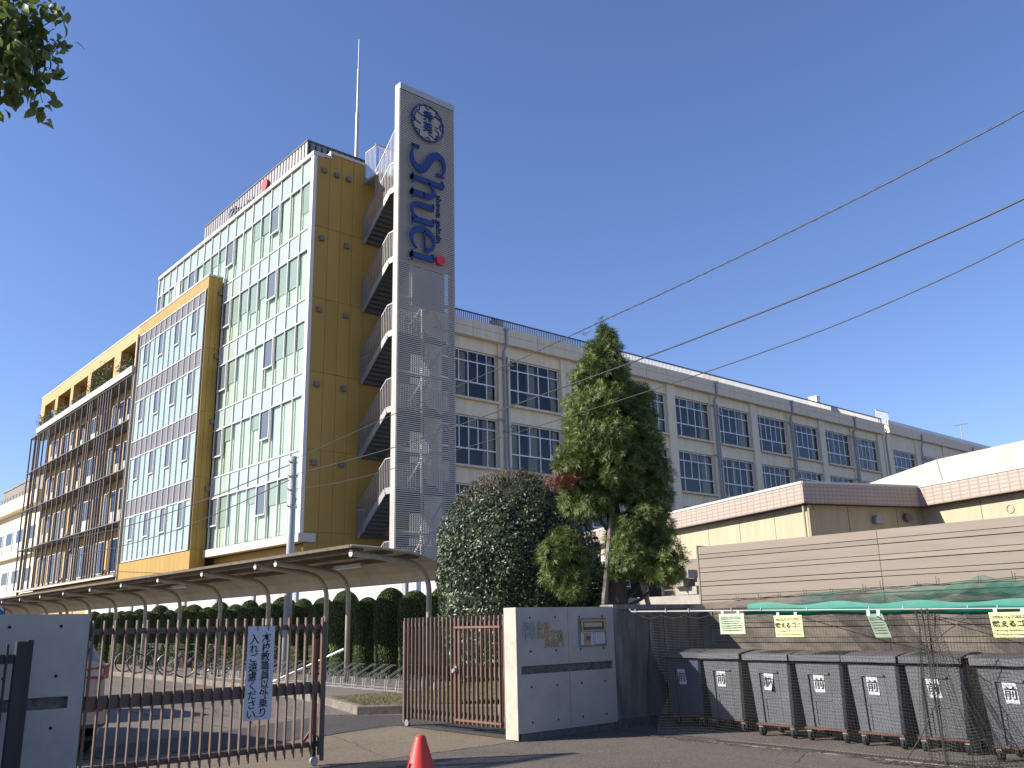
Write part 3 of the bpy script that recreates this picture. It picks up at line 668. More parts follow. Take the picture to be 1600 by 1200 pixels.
cloth('black_roof_net', -9.66, -6.5, 10.5, 12.45, lambda x: bar_z(x)+.02, lambda x: 1.80+(x+9.66)*.03, 'black_cloth', t, seed=1)
cloth('green_roof_net', -7.5, -2.4, 10.49, 12.5, lambda x: bar_z(x)+.02, lambda x: 1.90+(x+7)*.012, 'green_cloth', t, amp=.02, seed=2)
cloth('green_roof_fold', -5.6, -4.3, 11.2, 12.45, lambda x: 1.78, lambda x: 2.02-.25*abs(x+4.95), 'green_cloth', t, 30, 8, .025, 3)
cloth('green_hem', -7.35, -2.4, 10.465, 10.60, lambda x: bar_z(x)-.005, lambda x: bar_z(x)+.085+.02*math.sin(6*x), 'green_hem', t, 60, 3, .004, 4)
b = MB(); b.tube([(-9.66, 10.75, 1.73), lean((-8.95, 10.02, bar_z(-8.9)), 0)], .011, 8); b.tube([lean((-8.95, 10.02, bar_z(-8.9)), 0), lean((-5.7, 10.0, bar_z(-5.7)), 0)], .011, 8); b.tube([lean((-5.7, 9.985, bar_z(-5.7)), 0), lean((-2.5, 9.97, bar_z(-2.5)), 0)], .009, 8)
pp = b.build('pipe', 'pvc', t)
b = MB()
for x in (-8.86, -8.3, -7.9, -7.2, -6.75, -6.1, -5.3, -4.9, -4.2, -3.9): b.tube([lean((x, 10.0, bar_z(x)-.02), 0), lean((x+.01, 9.985, bar_z(x)+.035), 0)], .006, 5)
b.build('cable_tie', 'paper', pp)
b = MB(); b.tube([(-4.64, 9.97, 0), lean((-4.62, 9.97, 1.60), 0)], .008, 8); b.build('pole', 'netm', t)
# twigs of the netting's upper edge on the fence
b = MB()
for k in range(16):
    x = -8.9+k*.42+R.uniform(-.1, .1); z = 1.83+.012*k; b.tube([(x, 12.57, z), (x+R.uniform(-.01, .01), 12.565, z+R.uniform(.05, .12))], .004, 4)
b.tube([(-9.0+i*.2, 12.57, 1.84+.006*i+.012*math.sin(i*2.1)) for i in range(33)], .005, 5); b.build('top_wire', 'netm', t)
# posters hung on the pipe
def poster(x0, w, ztop, h_, m_, label, big=None, skew=0, seed=0, dark='ink'):
    rr = random.Random(seed)
    x0 *= 1.05; w *= 1.05; ztop = EYE+(ztop-EYE)*1.05; h_ *= 1.05
    t = thing('poster', (x0+w/2, 10.43, ztop-h_), label, 'poster', 'notices hung on the net')
    y = 10.43
    b = MB(); n = 6; vs = []
    for i in range(n+1):
        for j in range(n+1): u = i/n; v = j/n; vs.append((x0+w*u+skew*(1-v), y+.006*math.sin(4*u+3*v), ztop-h_*(1-v)))
    b.raw(vs, [(i*(n+1)+j, (i+1)*(n+1)+j, (i+1)*(n+1)+j+1, i*(n+1)+j+1) for i in range(n) for j in range(n)]); b.build('sheet', m_, t, True)
    b = MB()
    for u in (.17, .80): b.box(x0+w*u-.02, x0+w*u+.02, y-.006, y+.004, ztop-.02, ztop+.04)
    b.build('clip', 'paper', t)
    if big: text('lettering', big, h_*.27, dark, (x0+w/2+skew*.5, y-.009, ztop-h_*.55), (1, 0, 0), (0, 0, 1), t, .0006, .0012, 'CENTER', sx=.95*w/(len(big)*h_*.27))
    b = MB()
    for zz in ((.14, .20) if big else (.16, .24)) + ((.70, .86) if big else (.36, .46, .58, .68, .80)):
        x = .08
        while x < .88:
            l = rr.uniform(.02, .06); b.box(x0+w*x+skew*zz, x0+w*(x+l)+skew*zz, y-.0095, y-.008, ztop-h_*zz-.008*rr.uniform(.6, 1.2), ztop-h_*zz); x += l+rr.uniform(.008, .03)
    b.build('small_print', dark, t)
poster(-7.36, .39, 1.605, .255, 'postg', 'pale green notice clipped to the left part of the net pipe', None, .01, 1)
poster(-6.53, .39, 1.565, .255, 'posty', 'yellow notice with bold black characters above the fourth bin', '燃えるゴミ', .01, 2)
poster(-3.97, .42, 1.545, .25, 'posty', 'yellow notice with bold black characters at the right edge of the picture', '燃えるゴミ', .02, 3)
poster(-5.31, .19, 1.56, .26, 'postd', 'narrow dull green notice hanging askew from the green netting', None, .09, 4)
# ================================================================== low tiled annex
t = thing('annex_building', (-11, 19, 0), 'low cream building with a pink tiled parapet band behind the slatted fence', 'building')
A_ = Vector((-10.88, 18.20, 0)); dL = Vector((-10.8, 3.96, 0)).normalized(); dB = Vector((.344, .939, 0)).normalized()
B_ = A_+dB*3.4; dR = -dL
def strip(name, p, q, z0, z1, th, m_, inset=0):
    n_ = (q-p).normalized().cross(Vector((0, 0, 1))); b = MB(); a = p-n_*inset; c = q-n_*inset
    b.prism([(0, 0), ((q-p).length, 0), ((q-p).length, z1-z0), (0, z1-z0)], a+Vector((0, 0, z0)), (q-p).normalized(), (0, 0, 1), -n_, th); return b.build(name, m_, t)
C_ = A_+dL*16; D_ = B_+dR*14
# plan: C -> A -> B -> D ; faces to the camera side
for (p, q) in ((C_, A_), (A_, B_), (B_, D_)):
    strip('tile_band', p, q, 4.03, 4.47, .12, 'tile')
    strip('coping', p-(q-p).normalized()*.0, q, 4.472, 4.53, .16, 'coping', -.02)
    wp, wq = {0: (C_, A_+dL*.28), 1: (A_+dB*.28, B_+dB*.28), 2: (B_+dL*.28, D_)}[0 if p is C_ else 1 if p is A_ else 2]
    strip('wall', wp, wq, 0, 4.028, .2, 'paint2', .28)
    n_ = (q-p).normalized().cross(Vector((0, 0, 1)))
    b = MB(); L = (q-p).length; k = 1
    while k*1.45 < L:
        c = p+(q-p).normalized()*k*1.45-n_*.279; b.obox(c+Vector((0, 0, .5)), c+Vector((0, 0, 4.0)), .012, .006, up=n_); k += 1
    b.build('wall_joint', 'yjoint', t)
b = MB(); b.raw([tuple(p+Vector((0, 0, 4.03))) for p in (C_-(-dL).cross(Vector((0,0,1)))*.12, A_+Vector((-.1, .12, 0)), B_+Vector((-.1, .12, 0)), D_+dB*.12, D_+dB*.5, B_+dB*.3+dL*.4, A_+dB*.4+dL*.4, C_+dB*.5)], [(0, 1, 2, 3, 4, 5, 6, 7)]); 
b = MB(); b.raw([tuple(p+Vector((0, 0, 4.4))) for p in (C_, A_, B_, D_, D_+dB*16, C_+dB*20)], [tuple(range(6))]); b.build('roof', 'coat', t)
# raised hipped roof part
P1 = Vector((-9.75, 20.3, 4.42)); P2 = Vector((-9.48, 22.08, 5.2)); P3 = Vector((-5.2, 21.4, 5.36)); P4 = Vector((-5.4, 19.9, 4.42)); P5 = Vector((-14.5, 22.9, 4.42)); P6 = Vector((-11, 27, 5.2)); P7 = Vector((-4, 26, 5.2))
P1 = Vector((-9.70, 21.75, 4.42)); Pm = Vector((-9.35, 22.02, 4.42)); P4 = Vector((-4.9, 20.4, 4.42))
b = MB(); b.raw([P5, Pm, P4, P3, P2, P6, P7], [(0, 1, 4), (1, 2, 3, 4), (0, 4, 5), (4, 3, 6, 5)]); rf = b.build('raised_roof', 'coat', t)
b = MB(); b.tube([Pm, P2], .02, 5); b.build('seam', 'pipe', rf)
# wall fittings
nrm = dB.cross(Vector((0, 0, 1)))
for k, (a, z) in enumerate(((2.25, 3.72), (3.15, 3.78))):
    c = A_+dB*a-nrm*.27
    b = MB(); b.prism([(-.11, 0), (.11, 0), (.11, .12), (.07, .19), (-.07, .19), (-.11, .12)] if k == 0 else [(.10*math.cos(q), .10*math.sin(q)+.1) for q in np.linspace(0, 6.2, 12)], c+Vector((0, 0, z-.1)), dB, (0, 0, 1), nrm, .12); b.build('vent_hood', 'pipe' if k == 0 else 'vent', t)
for a in (.06, -.10):
    c = A_+dL*(-a if a < 0 else 0)*0+(dB*.12 if a > 0 else dL*.12)-(nrm if a > 0 else dL.cross(Vector((0,0,1)))*-1)*.2
    b = MB(); b.tube([c+Vector((0, 0, .2)), c+Vector((0, 0, 4.0))], .03, 8); b.build('downpipe', 'paint2', t)
b = MB(); c = B_+dR*2.2+Vector((0, 0, 3.7)); nR = dR.cross(Vector((0, 0, 1)))
b.tube([c-nR*.27+dR*.09*math.cos(q)+Vector((0, 0, .09*math.sin(q))) for q in np.linspace(0, 6.28, 18)], .008, 5); b.build('ring', 'pipe', t)
# ================================================================== cream school building
t = thing('school_building', (-36, 50, 0), 'long cream four storey school building with rows of white framed windows', 'building')
XF = -36.0
piers = [26.2, 30.9, 35.7, 40.45, 45.35, 50.05, 54.75, 59.5, 64.0, 68.85, 73.4]
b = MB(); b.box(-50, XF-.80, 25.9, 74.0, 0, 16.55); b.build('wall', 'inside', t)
sills = [2.25, 5.90, 9.55, 13.20]
b = MB()
for s_ in sills:
    b.box(XF-.42, XF-.12, 25.9, 73.9, s_+2.70, min(16.56, s_+3.65-.0))      # beam and apron band up to next sill
b.box(XF-.42, XF-.12, 25.9, 73.9, 0, 2.2)
b.build('spandrel', 'cream', t)
for k, y in enumerate(piers):
    w = .40 if k % 2 == 0 else .42
    b = MB(); b.box(XF-.45, XF, y-w, y+w, 0, 16.56); b.build('pillar', 'cream', t)
for s_ in sills:
    for a, c in zip(piers, piers[1:]): b = MB(); b.box(XF-.25, XF+.14, a+.43, c-.43, s_-.12, s_); b.build('sill', 'cream_d', t)
b = MB(); b.box(XF-1, XF+.28, 25.9, 73.9, 16.56, 17.5); 
b.build('cornice', 'cream_d', t)
b = MB(); b.box(XF+.281, XF+.284, 25.9, 73.9, 17.06, 17.075)
for y in np.arange(28.5, 74, 4.73): b.box(XF+.281, XF+.284, y-.008, y+.008, 16.56, 17.5)
b.build('cornice_joint', 'vent', t)
b = MB()
for y in np.arange(27.0, 73.9, .14): b.box(XF+.08, XF+.135, y-.014, y+.014, 17.5, 17.93)
b.build('roof_railing', 'fin', t)
b = MB(); b.box(XF+.07, XF+.15, 26.9, 73.9, 17.93, 17.99); b.build('handrail', 'screen_d', t)
b = MB(); b.box(XF-.4, XF-.3, 26, 73.9, 17.5, 17.62); b.build('parapet', 'white', t)
win_n = 0
def bay_window(x, a, c, z0, z1, par, kk, cols=5, wide_bottom=True):
    """white frame with panes, glass, curtains behind"""
    fb = MB(); w = .030
    H = z1-z0; za = z0+H*.345; zb = z0+H*.78
    fb.box(x-.04, x+.04, a, c, z0, z0+.06); fb.box(x-.04, x+.04, a, c, z1-.06, z1); fb.box(x-.04, x+.04, a, c, za-.035, za+.035); fb.box(x-.035, x+.035, a, c, zb-.03, zb+.03)
    fb.box(x-.041, x+.041, a, a+.05, z0+.06, z1-.06); fb.box(x-.041, x+.041, c-.05, c, z0+.06, z1-.06)
    st = (c-a)/cols
    for i in range(1, cols): 
        fb.box(x-.036, x+.038, a+st*i-w, a+st*i+w, za+.035, zb-.03); fb.box(x-.03, x+.03, a+st*i-.02, a+st*i+.02, zb+.03, z1-.06)
    for i in range(1, cols, 2) if wide_bottom else (): fb.box(x-.03, x+.03, a+st*i-w, a+st*i+w, z0+.06, za-.035)
    wf = fb.build('window', 'wframe', par)
    g = MB(); g.quad((x, a+.04, z0+.05), (x, c-.04, z0+.05), (x, c-.04, z1-.05), (x, a+.04, z1-.05)); g.build('pane', 'gdark', wf)
    cb = MB(); rr = random.Random(kk)
    for (u0, u1) in ((a+.05, a+.05+rr.uniform(.15, .75)), (c-.05-rr.uniform(.3, 1.0), c-.05)) + (((a+st*2, a+st*2+rr.uniform(.2, .7)),) if rr.random() < .4 else ()):
        nf = max(3, int((u1-u0)/.06)); zt = z1-.08
        vs = []; 
        for i in range(nf+1): yy = u0+(u1-u0)*i/nf; xx = x-.14+(.02 if i % 2 else -.02); vs += [(xx, yy, z0+.08), (xx, yy, zt)]
        cb.raw(vs, [(2*i, 2*i+2, 2*i+3, 2*i+1) for i in range(nf)])
    for q_ in range(rr.choice((0, 1, 1, 2))):
        i = rr.randrange(cols); cb.box(x-.10, x-.09, a+st*i+.03, a+st*(i+1)-.03, zb+.03, z1-.06)
    cb.build('curtain', 'curtain2', wf)
    return wf
kk = 0
for s_ in sills:
    for i, (a, c) in enumerate(zip(piers, piers[1:])):
        kk += 1; bay_window(XF-.30, a+.43, c-.43, s_+.02, s_+2.69, t, kk, 5 if i % 3 else 6)
for y in (30.9, 40.45, 50.05, 59.5, 68.85):
    b = MB(); x = XF+.12
    b.tube([(XF+.36, y-.1, 17.35), (XF+.36, y-.1, 16.5), (x, y-.1, 16.2), (x, y-.1, .1)], .075, 10)
    b.tube([(x-.04, y+.16, 15.9), (x-.04, y+.16, .1)], .05, 8)
    for z in (15.6, 12.1, 8.4, 4.6):
        b.tube([(x-.02, y-.62, z+.15), (x-.02, y-.2, z+.15), (x, y-.1, z)], .05, 8); b.tube([(x-.04, y+.16, z-.15), (x-.02, y+.6, z-.15), (x-.15, y+.62, z-.15)], .045, 8)
        b.box(XF-.0, XF+.22, y-.2, y+.24, z-.5, z-.47)
    b.box(XF+.29, XF+.46, y-.22, y+.02, 17.3, 17.46)
    b.build('downpipe', 'pipe', t)
# projecting end pier and second wing
b = MB(); b.box(-50, XF+.02, 73.95, 74.75, 0, 16.9); b.build('end_pier', 'cream', t)
b = MB(); b.tube([(XF+.07, 74.5, 17.2), (XF+.08, 74.6, 16.7), (XF+.08, 74.3, 16.3), (XF+.08, 74.5, .1)], .06, 8); b.build('downpipe', 'pipe', t)
t2 = thing('school_wing', (-36, 90, 0), 'farther stretch of the cream school building beyond the grey downpipe', 'building')
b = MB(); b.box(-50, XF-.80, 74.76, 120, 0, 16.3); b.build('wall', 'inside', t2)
b = MB(); 
for s_ in sills: b.box(XF-.42, XF-.10, 74.77, 120, s_+2.3, s_+3.65)
b.build('spandrel', 'cream', t2)
b = MB(); b.box(XF-1, XF+.2, 74.9, 120, 16.86, 17.7); b.build('cornice', 'cream_d', t2)
b = MB(); b.box(XF+.05, XF+.2, 74.9, 120, 17.7, 18.0); b.build('parapet', 'white', t2)
P2_ = [75.1, 80.4, 86.1, 91.5, 97.2, 102.8, 108.5, 114]
for k, y in enumerate(P2_): b = MB(); b.box(XF-.44, XF-.02, y-.45, y+.45, 0, 16.85); b.build('pillar', 'cream', t2)
for s_ in sills[2:]:
    for a, c in zip(P2_, P2_[1:]): kk += 1; bay_window(XF-.30, a+.46, c-.46, s_+.1, s_+2.29, t2, kk, 5)
for y in (80.9, 91.9, 103.2): b = MB(); b.tube([(XF+.28, y, 17.4), (XF+.28, y, 16.7), (XF+.1, y, 16.2), (XF+.1, y, .1)], .08, 8); b.build('downpipe', 'pipe', t2)
# things on the roof
b = MB(); b.box(-38.6, -37.3, 50.6, 52.6, 17.5, 18.52); b.box(-38.7, -37.2, 50.5, 52.7, 18.52, 18.6); tag(b.build('roof_box', 'coat'), 'pale box hut standing on the cream roof edge', 'roof box')
b = MB(); b.box(-37.2, -36.5, 64.6, 65.1, 17.5, 18.75); b.box(-37.25, -36.45, 64.55, 65.15, 18.75, 18.8); tag(b.build('roof_vent', 'white'), 'small white shaft sticking up from the cream roof', 'roof vent')
b = MB()
for y in np.arange(73.2, 75.6, .2): b.box(XF+.0, XF+.03, y-.02, y+.02, 17.6, 18.7)
b.box(XF-.01, XF+.04, 73.2, 75.6, 18.7, 18.75); b.box(XF-.01, XF+.04, 73.2, 75.6, 17.55, 17.6); tag(b.build('roof_guard', 'white'), 'short white guard rail where the two cream roofs meet', 'guard rail')
b = MB(); b.tube([(-37, 93, 17.5), (-37, 93, 20.3)], .04, 6)
for k in range(5): b.tube([(-37.6+.3*k, 92.6, 20.1), (-37.6+.3*k, 93.5, 20.1)], .02, 4)
b.tube([(-37.7, 93, 20.1), (-36.1, 93, 20.1)], .02, 4); tag(b.build('tv_antenna', 'pipe'), 'thin television antenna on the far cream roof', 'antenna')
b = MB(); b.tube([(-37, 31.2, 17.5), (-37, 31.2, 18.1)], .25, 10); b.tube([(-37, 31.5, 18.1), (-36.9, 30.9, 18.15)], .3, 10); tag(b.build('roof_fan', 'pipe'), 'small grey fan behind the roof railing near the sign tower', 'fan')
# ================================================================== yellow and glass building
t = thing('glass_school_building', (-49, 20, 0), 'tall yellow and green glass school building with a projecting yellow bay', 'building')
XC, YG = -38.0, 19.92; XL = -60.3
lev = [5.87, 9.83, 13.70, 17.58, 21.48, 25.41]     # floor lines
trs = [8.68, 12.58, 16.44, 20.31, 24.16]           # transoms
mull = [XC-.26]+[-39.37-1.176*i for i in range(18)]; mull[-1] = -59.4; mull.append(XL+.06)
# core, slabs, back walls
b = MB(); b.box(XL+.05, XC-.25, YG+1.9, 27.8, 0, 25.3); b.build('core', 'inside2', t)
b = MB()
for z in lev: b.box(XL+.05, XC-.12, YG+.30, YG+1.9, z-.55 if z > 6 else z-.2, z+.02)
b.box(XL+.01, XL+.05, YG+.06, 27.8, 0, 25.35)
b.build('floor_slab', 'ceiling', t)
# glazing
b = MB(); b.quad((XL, YG+.03, lev[0]), (XC-.2, YG+.03, lev[0]), (XC-.2, YG+.03, lev[5]), (XL, YG+.03, lev[5])); b.build('glazing', 'gmint', t)
for zt, zl in zip(trs, lev[1:]):
    b = MB()
    for i in range(len(mull)-1): b.box(mull[i+1]+.03, mull[i]-.03, YG+.018, YG+.027, zt+.02, zl-.02)
    b.build('spandrel', 'mint', t)
# mullions and transoms
b = MB()
for x in mull[1:-1]: b.box(x-.028, x+.028, YG-.05, YG+.05, lev[0], lev[5])
b.build('mullion', 'white', t)
b = MB()
for z in sorted(trs+lev[1:5]): b.box(XL+.1, XC-.26, YG-.035, YG+.045, z-.035, z+.035)
b.build('transom', 'white', t)
b = MB(); b.box(XC-.30, XC-.0, YG-.08, YG+.12, 5.6, 25.44); b.build('corner_post', 'white', t); b = MB(); b.box(XL-.02, XL+.12, YG-.07, YG+.2, lev[0], 25.44); b.build('corner_post', 'white', t)
b = MB(); b.box(XL-.05, XC+.03, YG-.12, YG+.5, 25.44, 25.66); b.box(XC-.5, XC+.05, YG+.5, YG+.95, 25.5, 25.66); b.box(XC-.5, XC+.06, YG+.9, 22.95, 25.80, 25.95); b.box(XC-.12, XC+.055, YG+.86, YG+.93, 25.6, 25.95); b.build('coping', 'coping', t)
b = MB()
for i in range(9): b.box(-48.9+i*1.21, -48.9+(i+1)*1.21-.008, YG-.22, YG+.3, 5.42, 5.82)
b.box(XC-.03, XC+.16, YG-.22, 20.60, 5.42, 5.82); b.build('bottom_band', 'coping', t)
# curtains behind the glass: sheets with folds, drawn to different widths and heights
rc = random.Random(3)
for fl in range(5):
    z0, z1 = lev[fl]+.05, trs[fl]-.02; cb = MB()
    for i in range(len(mull)-1):
        if rc.random() < .02: continue
        a, c = mull[i+1], mull[i]; yy = YG+rc.choice((.11, .12, .13)); zt = z1-.02
        nf = 14; vs = []
        for k in range(nf+1):
            x = a+(c-a)*k/nf; y = yy+.012*math.sin(k*1.9+i); vs += [(x, y, z0), (x, y, zt)]
        cb.raw(vs, [(2*k, 2*k+2, 2*k+3, 2*k+1) for k in range(nf)])
    cb.build('curtain', 'curtain', t)
    shade_mb = MB(); hgt_ = None  # sheets added behind the glass to imitate shade across the upper panes
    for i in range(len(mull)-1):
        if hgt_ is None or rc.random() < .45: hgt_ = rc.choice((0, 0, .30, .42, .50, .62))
        if hgt_: shade_mb.box(mull[i+1]+.03, mull[i]-.03, YG+.075, YG+.08, z1-.02-(z1-z0)*hgt_, z1-.02)
    shade_mb.build('painted_shade', 'paneshade', t)
def opener(x0, x1, z0, z1, y, par, m_='gblue'):
    fb = MB()
    fb.box(x0, x1, y-.07, y+.02, z0, z0+.07); fb.box(x0, x1, y-.07, y+.02, z1-.06, z1); fb.box(x0, x0+.075, y-.071, y+.019, z0+.07, z1-.06); fb.box(x1-.055, x1, y-.071, y+.019, z0+.07, z1-.06)
    w_ = fb.build('window', 'white', par); g = MB(); g.quad((x0+.075, y-.03, z0+.07), (x1-.055, y-.03, z0+.07), (x1-.055, y-.03, z1-.06), (x0+.075, y-.03, z1-.06)); g.build('pane', m_, w_)
    g = MB(); g.box(x0+.075, x1-.055, y+.008, y+.013, z0+.07, z1-.06); g.build('backing', 'dimglass', w_)
for fl in range(5):
    for cidx in (3, 8, 13, 18):
        if fl < 4 and cidx > 9: continue
        x1 = mull[cidx]-.03; x0 = mull[cidx+1]+.03; opener(x0, x1, trs[fl]-1.62, trs[fl]-.035, YG-.02, t)
b = MB(); b.box(-57.3, -56.3, YG-.0, YG+.02, 22.1, 24.1); b.build('white_panel', 'white', t)
# yellow side wall: panels with open joints
b = MB(); b.box(XC-.12, XC-.03, YG+.12, 22.88, 0, 25.6); b.build('joint_backing', 'yjoint', t)
ys = [YG+.125, 20.80, 21.51, 22.22, 22.90]
zs = [.02, 1.95, 5.90, 9.83, 13.71, 17.6, 21.48, 25.5]
for i in range(4):
    for k in range(7):
        b = MB(); b.bevbox(XC-.029, XC, ys[i]+.007, ys[i+1]-.007, zs[k]+.008, (zs[k+1] if k < 6 else (25.5 if i == 0 else 25.8))-.008, .004); b.build('cladding_panel', 'yellow', t)
def hood(x, y, z, ax, par):
    b = MB()
    if ax == 'x': b.raw([(x, y-.13, z-.13), (x+.16, y-.13, z-.13), (x+.16, y+.13, z-.13), (x, y+.13, z-.13), (x, y-.13, z+.13), (x+.11, y-.13, z+.13), (x+.11, y+.13, z+.13), (x, y+.13, z+.13)], [(0,3,2,1),(4,5,6,7),(0,1,5,4),(1,2,6,5),(2,3,7,6),(3,0,4,7)])
    else: b.raw([(x-.2, y, z-.15), (x-.2, y-.3, z-.15), (x+.2, y-.3, z-.15), (x+.2, y, z-.15), (x-.2, y, z+.15), (x-.2, y-.12, z+.15), (x+.2, y-.12, z+.15), (x+.2, y, z+.15)], [(0,3,2,1),(4,5,6,7),(0,1,5,4),(1,2,6,5),(2,3,7,6),(3,0,4,7)])
    b.build('vent_hood', 'vent', par)
for y, z in ((20.43, 24.68), (21.19, 24.66), (21.89, 24.64), (20.42, 20.82), (21.89, 20.79), (20.42, 16.96), (21.93, 16.94), (20.43, 13.08), (21.93, 13.07), (20.43, 9.19), (21.91, 9.24)): hood(XC+.001, y, z, 'x', t)
# rear part of the yellow wall behind the stair and ground floor
b = MB(); b.box(XC-.2, XC-.05, 22.9, 27.8, 0, 24.9); b.build('rear_wall', 'yellow', t)
b = MB(); b.box(-49.2, XC-.131, YG+.55, YG+.8, 0, 5.42); b.build('ground_floor_wall', 'yellow', t)
for x in (-41.5, -44.4, -47.6): b = MB(); b.box(x-.1, x+.1, YG+.40, YG+.55, 4.7, 5.0); b.build('soffit_lamp', 'vent', t)
# projecting yellow bay
BX1, BX0, BY = -48.94, -60.75, 19.0
b = MB(); b.box(BX0, BX1-.03, BY+.03, YG-.06, 4.80, 21.95); b.build('bay_core', 'yjoint', t)
xs = [BX0+(BX1-BX0)*i/16 for i in range(17)]
for (z0, z1) in ((4.80, 5.80), (21.20, 21.93)):
    for i in range(16): b = MB(); b.bevbox(xs[i]+.006, xs[i+1]-.006, BY, BY+.029, z0, z1, .004); b.build('cladding_panel', 'yellow', t)
for (z0, z1) in ((4.8, 5.88), (5.88, 9.9), (9.9, 13.7), (13.7, 17.5), (17.5, 21.93)):
    for (y0, y1) in ((BY, BY+.30), (BY+.30, BY+.60), (BY+.60, YG-.06)): b = MB(); b.bevbox(BX1-.029, BX1, y0+.006, y1-.006, z0+.007, z1-.007, .004); b.build('cladding_panel', 'yellow', t)
b = MB(); b.box(-86.0, BX1+.03, BY-.03, BY+.5, 21.95, 22.06); b.box(BX1-.3, BX1+.031, BY+.5, YG-.06, 21.95, 22.06); b.build('coping', 'coping', t)
for z in (20.98, 17.03, 13.12, 9.24): hood(BX1+.001, 19.74, z, 'x', t)
gx0, gx1 = -60.15, -49.18; bz = [(5.87, 8.68), (9.80, 12.54), (13.66, 16.40), (17.52, 20.25)]; gz_ = [(8.68, 9.80), (12.54, 13.66), (16.40, 17.52), (20.25, 21.12)]
bm = [gx1-(gx1-gx0)*i/12 for i in range(13)]
for a, c in gz_:
    b = MB()
    for i in range(12): b.box(bm[i+1]+.02, bm[i]-.02, BY-.012, BY+.01, a+.02, c-.02)
    b.build('grey_spandrel', 'greyp', t)
b = MB(); b.box(gx0, gx1, BY-.004, BY+.02, 5.87, 21.12); b.build('blind', 'blind', t)
b = MB()
for a, c in bz: b.quad((gx0, BY-.02, a), (gx1, BY-.02, a), (gx1, BY-.02, c), (gx0, BY-.02, c))
b.build('glazing', 'gblue', t)
b = MB()
for x in bm: b.box(x-.022, x+.022, BY-.075, BY-.0, 5.87, 21.12)
b.build('mullion', 'white', t)
b = MB()
for z in (5.87, 8.68, 9.80, 12.54, 13.66, 16.40, 17.52, 20.25, 21.12): b.box(gx0-.02, gx1+.02, BY-.065, BY-.001, z-.03, z+.03)
b.build('transom', 'white', t)
for a, c in bz:
    for ci in (1, 4, 7, 10): opener(bm[ci+1]+.022, bm[ci]-.022, c-1.55, c-.03, BY-.045, t)
b = MB(); b.box(BX0-.08, BX0, BY-.1, BY+.6, 4.8, 21.4); b.build('edge_trim', 'coping', t)
# slatted wing: recessed yellow wall, windows, brackets, slats
SX0, SX1, SY, WY = -88.1, -60.85, 18.90, 20.0
b = MB(); b.box(-85.9, SX1, WY, 27, 0, 18.6); b.build('wing_wall', 'yellow_r', t)
slv = [5.20, 8.60, 12.05, 15.40, 18.62]
b = MB()
for z in slv[:-1]: b.box(SX0, SX1, SY-.06, WY, z-.05, z+.02)
b.box(SX0, SX1, SY-.06, WY, 18.55, 18.62); b.build('sun_ledge', 'slat', t)
b = MB(); b.box(SX0, SX1, SY-.16, SY+.1, 5.02, 5.13); b.build('white_trim', 'white', t)
b = MB(); b.box(-85.6, SX1, 18.72, 19.2, 18.66, 19.14); b.build('white_ledge', 'coping', t)
rs = random.Random(8); x = SX0+.1; ns = 0; xsl = []
while x < SX1-.2:
    xsl.append(x); x += rs.choice((1.5, 1.45, 1.1, .6, 1.7, .5, 1.3))
for fl in range(4):
    for x in xsl: 
        b = MB(); xx = x+(0 if rs.random() < .8 else rs.uniform(-.25, .25)); b.box(xx-.05, xx+.05, SY-.0, SY+.11, slv[fl]+.02, slv[fl+1]-.06); b.build('slat', 'slat', t)
for x in (SX0+.06, SX0+14, SX1-.3): b = MB(); b.box(x-.06, x+.06, SY+.3, SY+.5, 0, 18.5); b.build('slat_post', 'slat', t)
wn = 0
for fl in range(4):
    z0 = slv[fl]+.35; z1 = slv[fl+1]-.75; x = -85.0; kb = 0
    while x < SX1-2.2:
        w_ = (1.15, 1.15, 1.9, 1.15)[kb % 4]
        if fl == 0 and kb > 5: w_ = 2.6
        fb = MB(); y = WY-.03
        fb.box(x, x+w_, y-.04, y, z0, z0+.06); fb.box(x, x+w_, y-.04, y, z1-.06, z1); fb.box(x, x+.06, y-.041, y-.001, z0+.06, z1-.06); fb.box(x+w_-.06, x+w_, y-.041, y-.001, z0+.06, z1-.06)
        nm = max(1, round(w_/.7))
        for q in range(1, nm): fb.box(x+w_*q/nm-.03, x+w_*q/nm+.03, y-.041, y-.001, z0+.06, z1-.06)
        f_w = fb.build('window', 'white', t); 
        lowp = (fl > 0 and kb % 3 != 2)
        if lowp: g = MB(); g.box(x+.06, x+w_-.06, y-.02, y-.01, z0+.06, z0+.85); g.build('lower_panel', 'blind', f_w)
        g = MB(); g.box(x+.06, x+w_-.06, y-.012, y-.002, z0+(.85 if lowp else .06), z1-.06); g.build('pane', 'carglass', f_w)
        if kb % 4 == 1: hood(x-.5, WY-.001, z1-.1, 'y', t)
        if kb % 4 == 3: hood(x+w_+.55, WY-.001, z0+.1, 'y', t); b = MB(); b.tube([(x+w_+.9, WY-.08, z0-.3), (x+w_+.9, WY-.08, z1+.6)], .05, 6); b.build('drain_pipe', 'yellow_r', t)
        x += w_+(.45, .55, .9, 1.1)[kb % 4]; kb += 1
